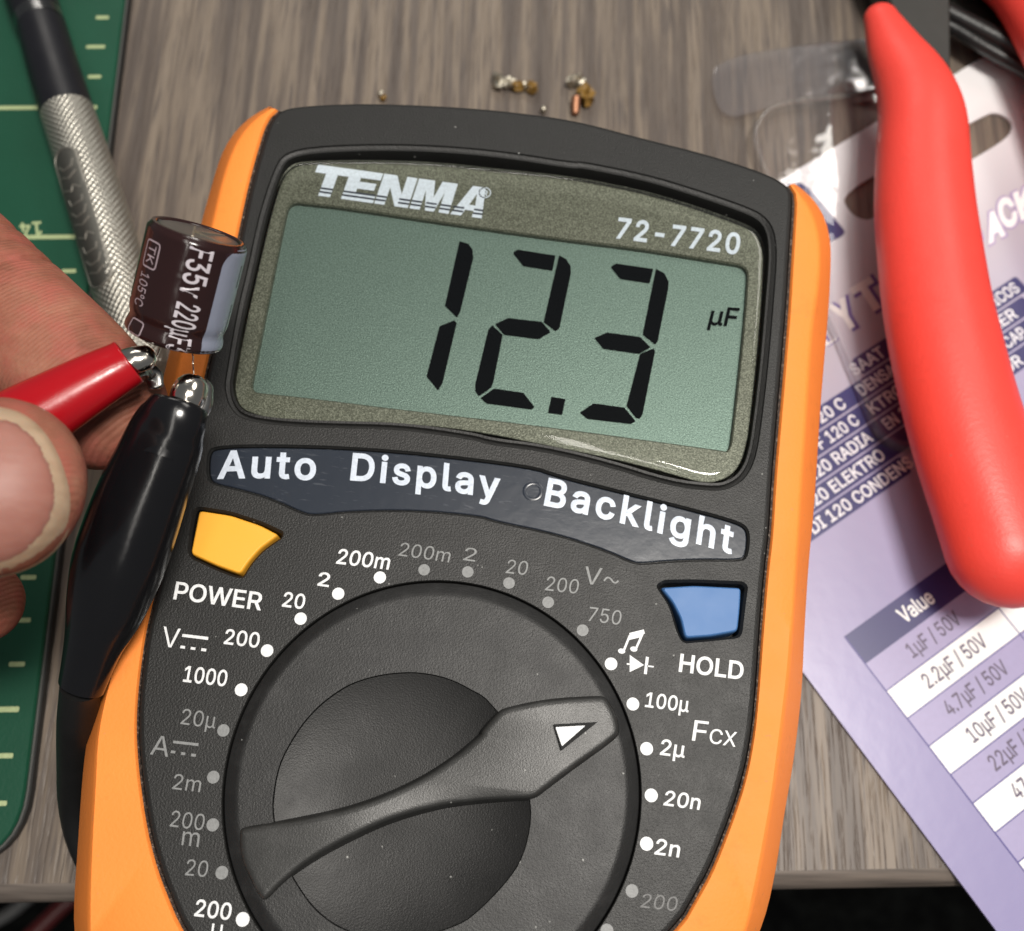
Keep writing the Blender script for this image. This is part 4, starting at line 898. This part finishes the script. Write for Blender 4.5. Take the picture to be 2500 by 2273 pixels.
BAR = [(-19.89,-6.76),(-16.31,-5.75),(-12.31,-4.6),(-7.39,-2.65),(-2.57,0.15),(1.37,3.28),(4.43,6.68),(3.84,6.24),(5.6,8.96),(6.58,9.72),(11.26,11.37),(16.58,12.5),(17.66,12.61),(18.67,11.72),(19.66,10.09),(20.02,8.73),(19.89,8.01),(19.01,7.02),(15.78,4.14),(12.61,1.13),(11.37,-0.14),(8.42,-0.56),(5,-1.3),(2.47,-1.99),(1.39,-2.31),(-1.91,-3.62),(-5.14,-5.24),(-9.79,-8.36),(-12.02,-10.29),(-14.12,-12.68),(-14.89,-13.9),(-15.49,-14.3),(-16.23,-14.09),(-17.61,-12.53),(-19.09,-10.65),(-19.7,-9.12),(-20.07,-7.53)]
BAR = ccw(resample(ccw(chaikin(BAR, 2)), 220)); pa = radians(25.7)
def barz(p, base):     # top height along the bar: paddle low, waist scooped, tip high
    t = p[0]*cos(pa)+p[1]*sin(pa); k = 0
    w = 36.5-.9*math.exp(-((t-2)/9)**2)+.25*(t/20)
    if t > 9: w = w-.035*(t-9)**1.25
    if t < -8: w = w-.03*(-8-t)**1.2
    return w+base
g = Geo(); pv = g.loop(BAR, 31.3)
for d, dz in ((.12, -2.2), (.42, -.5), (.58, -.16), (.85, -.02), (1.2, 0)):
    L_ = inset(BAR, d); q = g.loop([(p[0], p[1], barz(p, dz)) for p in L_], 0); g.bridge(pv, q); pv = q
# cap the top as strips across the bar so it follows the scoop
g.fill(pv, []); bar = g.make('pointer_bar', MT['bar'], dial, smooth=40)
tri = [(12.51,7.99),(15.76,8.63),(13.47,6.08)]; ti = [(12.31,8.28),(17.04,9.2),(13.48,5.61)]
polyflat('pointer_mark_recess', [ti], 36.72, MT['well'], dial); polyflat('pointer_mark', [rounded(tri, .12, 3)], 36.76, MT['white'], dial)

# ================================================================== CAPACITOR
ct, cb = [(-33.55,56.6,57.8,5.06),(-37.06,47.25,51.1,5.27)]
P0, P1 = Vector(ct[:3]), Vector(cb[:3]); R0 = (ct[3]+cb[3])/2; EV = (P1-P0).normalized(); LC = (P1-P0).length
camp = Vector((0, 0, 153.8942)); EW = (camp-(P0+P1)/2); EW = (EW-EV*EW.dot(EV)).normalized(); EU = EV.cross(EW)
if EU.x < 0: EU = -EU
c0 = thing('capacitor', 'brown electrolytic capacitor with a grey stripe held by the two clips', 'capacitor', tuple(P1))
def crad(v):
    t = v/LC
    r = R0
    r *= 1-.05*math.exp(-((t-.84)/.055)**2)
    if t > .95: r *= sqrt(max(.02, 1-((t-.95)/.09)**2))
    if t < .05: r *= 1-.10*((.05-t)/.05)**2
    return r
def onc(v, ph, dr=0.0): r = crad(v)+dr; return tuple(P0+EV*v+(EU*sin(ph)+EW*cos(ph))*r)
N = 64; g = Geo(); rws = []
vs = [-.02*LC+.0]+[LC*(i/46) for i in range(47)]
g2 = [0.0]+[LC*i/46 for i in range(1, 48)]
pv = None
for dv, rr_ in ((.55, .80), (.10, .82), (-.12, .87), (-.08, .93)):
    L_ = g.loop([tuple(P0+EV*dv+(EU*sin(2*pi*i/N)+EW*cos(2*pi*i/N))*R0*rr_) for i in range(N)], 0)
    if pv: g.bridge(pv, L_)
    pv = L_
for v_ in [.2+LC*1.035*i/60 for i in range(61)]:
    L_ = g.loop([onc(v_, 2*pi*i/N) for i in range(N)], 0); g.bridge(pv, L_); pv = L_
g.cap(pv); g.make('sleeve', MT['sleeve'], c0, smooth=50)
g = Geo(); pv = None
for dv, rr_ in ((.50, .86), (.12, .80), (.05, .74), (.12, .30), (.14, .02)):
    L_ = g.loop([tuple(P0+EV*dv+(EU*sin(2*pi*i/N)+EW*cos(2*pi*i/N))*R0*rr_) for i in range(N)], 0)
    if pv: g.bridge(pv, L_)
    pv = L_
g.cap(pv); g.make('can_top', MT['alu'], c0, smooth=40)
def topstroke(x0, y0, x1, y1, w=.22):
    a, b = Vector((x0, y0)), Vector((x1, y1)); d = (b-a).normalized(); n = Vector((-d.y, d.x))*w/2; g = Geo()
    for z in (.16, -.02): g.loop([tuple(P0+EV*z+EU*p.x*R0+EW*p.y*R0) for p in (a+n/R0, b+n/R0, b-n/R0, a-n/R0)], 0)
    g.bridge([0, 1, 2, 3], [4, 5, 6, 7]); g.cap([4, 5, 6, 7]); g.make('vent_score', MT['solder'], c0, smooth=0)
topstroke(-.1, -.55, -.1, .6); topstroke(-.1, 0, .5, .5); topstroke(-.1, 0, .5, -.5)
def cpatch(name, v0, v1, a0, a1, mat, dr=.03, cr_=0, n1=30, n2=10, par=c0):
    v = []; f = []
    for i in range(n1+1):
        for j in range(n2+1):
            vv = v0+(v1-v0)*i/n1; aa0 = a0
            if cr_ and vv-v0 < cr_: aa0 = a0+(1-sqrt(max(0, 1-((cr_-(vv-v0))/cr_)**2)))*cr_/R0
            v.append(onc(vv, aa0+(a1-aa0)*j/n2, dr))
    for i in range(n1):
        for j in range(n2): k = i*(n2+1)+j; f.append((k, k+1, k+n2+2, k+n2+1))
    return mk(name, v, f, mat, par, smooth=60)
cpatch('polarity_stripe', .25, LC*1.0, radians(35), radians(112), MT['stripe'], .03, 2.0)
for a, b in ((.16, .36), (.52, .80)): cpatch('minus_mark', LC*a, LC*b, radians(71), radians(74), MT['sleeve'], .05)
def ctext(s, v0, v1, ph0, h, mat, bold=.0, name='sleeve_lettering', par=c0):
    v, f = tmesh(s, bold); x0 = min(a[0] for a in v); x1 = max(a[0] for a in v); o = []
    for a in v: o.append(onc(v0+(v1-v0)*(a[0]-x0)/(x1-x0), ph0+(a[1]/CAPH)*h/R0, .045))
    return mk(name, o, f, mat, par, smooth=0, recalc=False)
ctext('F35v', LC*.06, LC*.485, radians(-5), R0*.45, MT['capink'], .012); ctext('220µF3', LC*.545, LC*.99, radians(-5), R0*.45, MT['capink'], .012)
ctext('105°C', LC*.42, LC*.71, radians(-60), R0*.27, MT['dimink'], -.004); ctext('TK', LC*.17, LC*.33, radians(-56), R0*.22, MT['dimink'], .0, 'maker_logo')
def cframe(name, v0, v1, a0, a1, w, mat):
    pts = rounded([(v0, a0*R0), (v1, a0*R0), (v1, a1*R0), (v0, a1*R0)], .5, 5); pts = ccw(pts); inn = inset(pts, w); g = Geo()
    a = g.loop([onc(p[0], p[1]/R0, .045) for p in pts], 0); b = g.loop([onc(p[0], p[1]/R0, .045) for p in inn], 0); g.bridge(a, b); g.make(name, mat, c0, smooth=0)
cframe('logo_frame', LC*.13, LC*.37, radians(-62), radians(-38), .16, MT['dimink']); cframe('code_frame', LC*.83, LC*.965, radians(-62), radians(-38), .16, MT['dimink'])
ld = [(-34.54,45.44,52,0.08),(-34.32,44.83,52,0.08),(-34.45,44.52,51.5,0.08),(-34.23,43.39,51.5,0.08),(-34.01,42.36,51.5,0.08)]
sweep('lead_wire', ld, MT['nickel'], c0, cap1=False, seg=10)
ld = [(-38.77,46.64,50,0.08),(-38.87,46,50,0.08),(-39.11,45.57,50,0.08)]; sweep('lead_wire', ld, MT['nickel'], c0, cap1=False, seg=10)

# ================================================================== CLIPS
def boot(name, pts, mat, parent, flat_=.85, wall=.5):
    v, f, uv = sweep_geo(pts[::-1], flat_=flat_, seg=40, sub=6, cap0=False, cap1=False)
    f = f[:-2]; n = len(v)//40   # open at the mouth: add an inner wall
    last = list(range((n-1)*40, n*40)); c = [sum(v[i][k] for i in last)/40 for k in range(3)]; d = (Vector(pts[0][:3])-Vector(pts[1][:3])).normalized()
    i0 = len(v)
    for s, off in ((.96, .12), (.86, .10), (.82, -.1), (.80, -6)):
        for i in last: v.append(tuple(Vector(c)+(Vector(v[i])-Vector(c))*s+d*off)); uv.append((0, 0))
    prev = last
    for k in range(4):
        cur = list(range(i0+k*40, i0+(k+1)*40))
        for j in range(40): f.append((prev[j], prev[(j+1) % 40], cur[(j+1) % 40], cur[j]))
        prev = cur
    f.append(tuple(range(40))[::-1]); f.append(tuple(prev))
    return mk(name, v, f, mat, parent, smooth=60, uvs=uv)
RB = [(-40.7,43.63,53,2.67),(-41.42,43.08,53,2.72),(-43.74,41.5,53,3.08),(-47.06,39.1,53,3.54),(-50.8,36.33,53,4.03),(-55.36,32.86,53,4.35),(-62.26,28.61,52,4.13),(-68,24.43,52,3.06)]
r0 = thing('crocodile_clip', 'crocodile clip with a red vinyl boot gripped between thumb and finger', 'clip', RB[0][:3], group='crocodile clips')
boot('boot', RB, MT['redboot'], r0, .82)
J = [(-43.16,42.41,52.8,1.03),(-41.36,43.17,53.4,1.43),(-39.86,43.66,53.5,1.47),(-38.87,44.08,53.3,1.37)]; sweep('upper_jaw', J, MT['nickel'], r0, flat_=.8, seg=36, capk=.8, cap1=True)
J = [(-41.13,43.06,51,0.87),(-40.41,44.31,49.5,0.99),(-39.82,44.31,48,1.04),(-39.48,43.27,47.5,0.82)]; sweep('lower_jaw', J, MT['jaw'], r0, flat_=.35, seg=24, capk=.5)
BB = [(-35.43,39.77,51,3.12),(-35.81,38.5,50.8,3.55),(-36.7,37.05,49.7,4.1),(-38.17,33.98,48,4.51),(-39.7,30.87,46.3,4.86),(-41.14,27.52,44.5,5.06),(-42.6,23.97,42.6,5.03),(-44.19,19.63,40.2,4.29),(-45.75,15.75,38,3.2),(-47.3,11.72,35.5,2.61)]
b0 = thing('crocodile_clip', 'crocodile clip with a glossy black boot lying over the left side of the meter', 'clip', BB[0][:3], group='crocodile clips')
boot('boot', BB, MT['blackboot'], b0, .78)
J = [(-35.51,38.36,50.3,1.19),(-35.05,39.53,50.9,1.67),(-34.51,40.4,51.5,1.88),(-34.3,41.28,51.5,1.83)]; sweep('upper_jaw', J, MT['nickel'], b0, flat_=.85, seg=36, capk=1.0)
J = [(-34.92,38.49,49.4,1.2),(-34.21,40.19,49.6,1.8),(-33.99,41.96,49.6,1.53)]; sweep('lower_jaw', J, MT['jaw'], b0, flat_=.6, seg=32, capk=1.0)
CB = [(-47.52,11.88,35,2.28),(-49.34,8.34,30,2.23),(-51.88,4.08,22,2.22),(-54.1,-0.64,14,2.27),(-54.03,-5.65,9,2.25),(-51.36,-10.69,6,2.14),(-45.79,-14.41,4,2.02)]; sweep('cable', CB, MT['cable'], b0, seg=24, cap1=False)

# ================================================================== PERSON (hand)
hv = []; hf = []
def addp(pts, **k):
    v, f, uv = sweep_geo(pts, **k); o = len(hv); hv.extend(v); hf.extend(tuple(i+o for i in q) for q in f)
IX = [(-133.36,104.35,40,13.08),(-100.55,84.2,40,10.52),(-84.14,72.66,41,9.02),(-68.63,61.16,42,8.21),(-62.61,56.45,42.5,7.78),(-56.67,51.3,43,7.77),(-51.11,46.33,43,7.79),(-46.99,42.38,43,7.42)]
TX_ = [(-94.68,18.6,58,11.83),(-76.58,20.87,59,10.62),(-66.28,23.86,60,9.44),(-57.01,25.97,60.5,9.08),(-51.99,26.88,60.5,9.11),(-48.66,27.33,60.5,8.74)]
MF = [(-125.23,51.99,30,11.12),(-97.74,31.59,33,8.53),(-75.78,20.79,35,5.83),(-64.62,20.07,36,5.08),(-59.64,20.65,36.5,4.72)]
PM = [(-162.22,74.29,40,26.98),(-135.48,59.54,42,26.24),(-111.08,46.12,44,19.15)]
addp(IX, flat_=.86, seg=36, sub=5, capk=1.0); addp(TX_, flat_=.72, seg=40, sub=5, capk=1.0); addp(MF, flat_=.9, seg=32, sub=5); addp(PM, flat_=.6, seg=36, sub=4, cap0=True)
p0 = thing('person', 'bare hand pinching the red clip between thumb and forefinger at the left', 'person', (IX[3][0], IX[3][1], 0))
hand = mk('hand', hv, hf, MT['skin'], p0, smooth=0)
rm = hand.modifiers.new('r', 'REMESH'); rm.mode = 'VOXEL'; rm.voxel_size = .00055; rm.use_smooth_shade = True
sm = hand.modifiers.new('s', 'SMOOTH'); sm.iterations = 6; sm.factor = .5
dg = bpy.context.evaluated_depsgraph_get(); dg.update(); me2 = bpy.data.meshes.new_from_object(hand.evaluated_get(dg)); hand.modifiers.clear(); hand.data = me2
me2.materials.clear(); me2.materials.append(MT['skin'])
for p in me2.polygons: p.use_smooth = True
# crease across the finger: press the surface slightly along a line
off = Vector(p0['_o'])
me2.update(); nrm = [v.normal.copy() for v in me2.vertices]
ca, cb_ = Vector(IX[3][:3]), Vector(IX[7][:3]); ax = (cb_-ca).normalized()
cr_pts = [(Vector(q[:3]), w, dpt) for q, w, dpt in zip([(-60.72,54.76,42,0.06),(-63.05,56.91,42,0.06),(-65.8,59.19,42,0.06)], (.45, .35, .5), (.75, .4, .6))]
for v, nn in zip(me2.vertices, nrm):
    q = v.co/MM+off
    if abs((q-ca).dot(ax)) < 30 and (q-ca-ax*(q-ca).dot(ax)).length < 9.5:
        for cp, w, dpt in cr_pts:
            d = (q-cp).dot(ax)+.35*sin(q.x*.9+q.y*.5)
            v.co -= nn*dpt*math.exp(-(d/w)**2)*MM
bvh = BVHTree.FromPolygons([tuple(v.co/MM+off) for v in me2.vertices], [tuple(p.vertices) for p in me2.polygons])
def nail(name, outline, lift, mat, crown=.5):
    o = ccw(outline); g = Geo(); cx_ = sum(p[0] for p in o)/len(o); cy_ = sum(p[1] for p in o)/len(o); pv = None; rings = []
    for s in (1.0, .97, .9, .78, .6, .4, .2, .03):
        L_ = []
        for x, y in o:
            X, Y = cx_+(x-cx_)*s, cy_+(y-cy_)*s; vp = Vector((0, 0, 153.8942)); h = bvh.ray_cast(vp, (Vector((X, Y, 66))-vp).normalized())
            if h[0]: X, Y, z = h[0]
            else: z = 60
            L_.append((X, Y, z+lift*(0.0 if s == 1.0 else (.8 if s > .95 else 1.0))-(.3 if s == 1.0 else 0)))
        q = g.loop(L_, 0)
        if pv: g.bridge(pv, q)
        pv = q
    g.cap(pv); return g.make(name, mat, hand, smooth=60)
NF = [(-58.22,32.9),(-51.95,33.6),(-46.41,33.44),(-43.99,32.78),(-41.77,31),(-40.1,28.65),(-38.87,26.08),(-38.36,24.01),(-38.37,21.94),(-39.21,20.1),(-41.05,18.57),(-43.5,17.65),(-48.57,16.92),(-54.7,17.17)]
random.seed(5)
NP = [(-58.03,32.03),(-51.73,32.53),(-46.18,32.22),(-43.86,31.51),(-42.04,29.93),(-40.66,27.68),(-39.77,25.59),(-39.64,23.73),(-40.04,21.89),(-41.44,19.81),(-43.65,18.49),(-48.73,17.71),(-54.87,17.96)]
nail('nail_free_edge', chaikin(NF, 2), .38, MT['nailtip']); nail('nail_plate', [(x+random.uniform(-.10, .10), y+random.uniform(-.10, .10)) for x, y in chaikin(NP, 3)], .50, MT['nail'])

for o in list(bpy.data.objects):
    if '_o' in o: del o['_o']
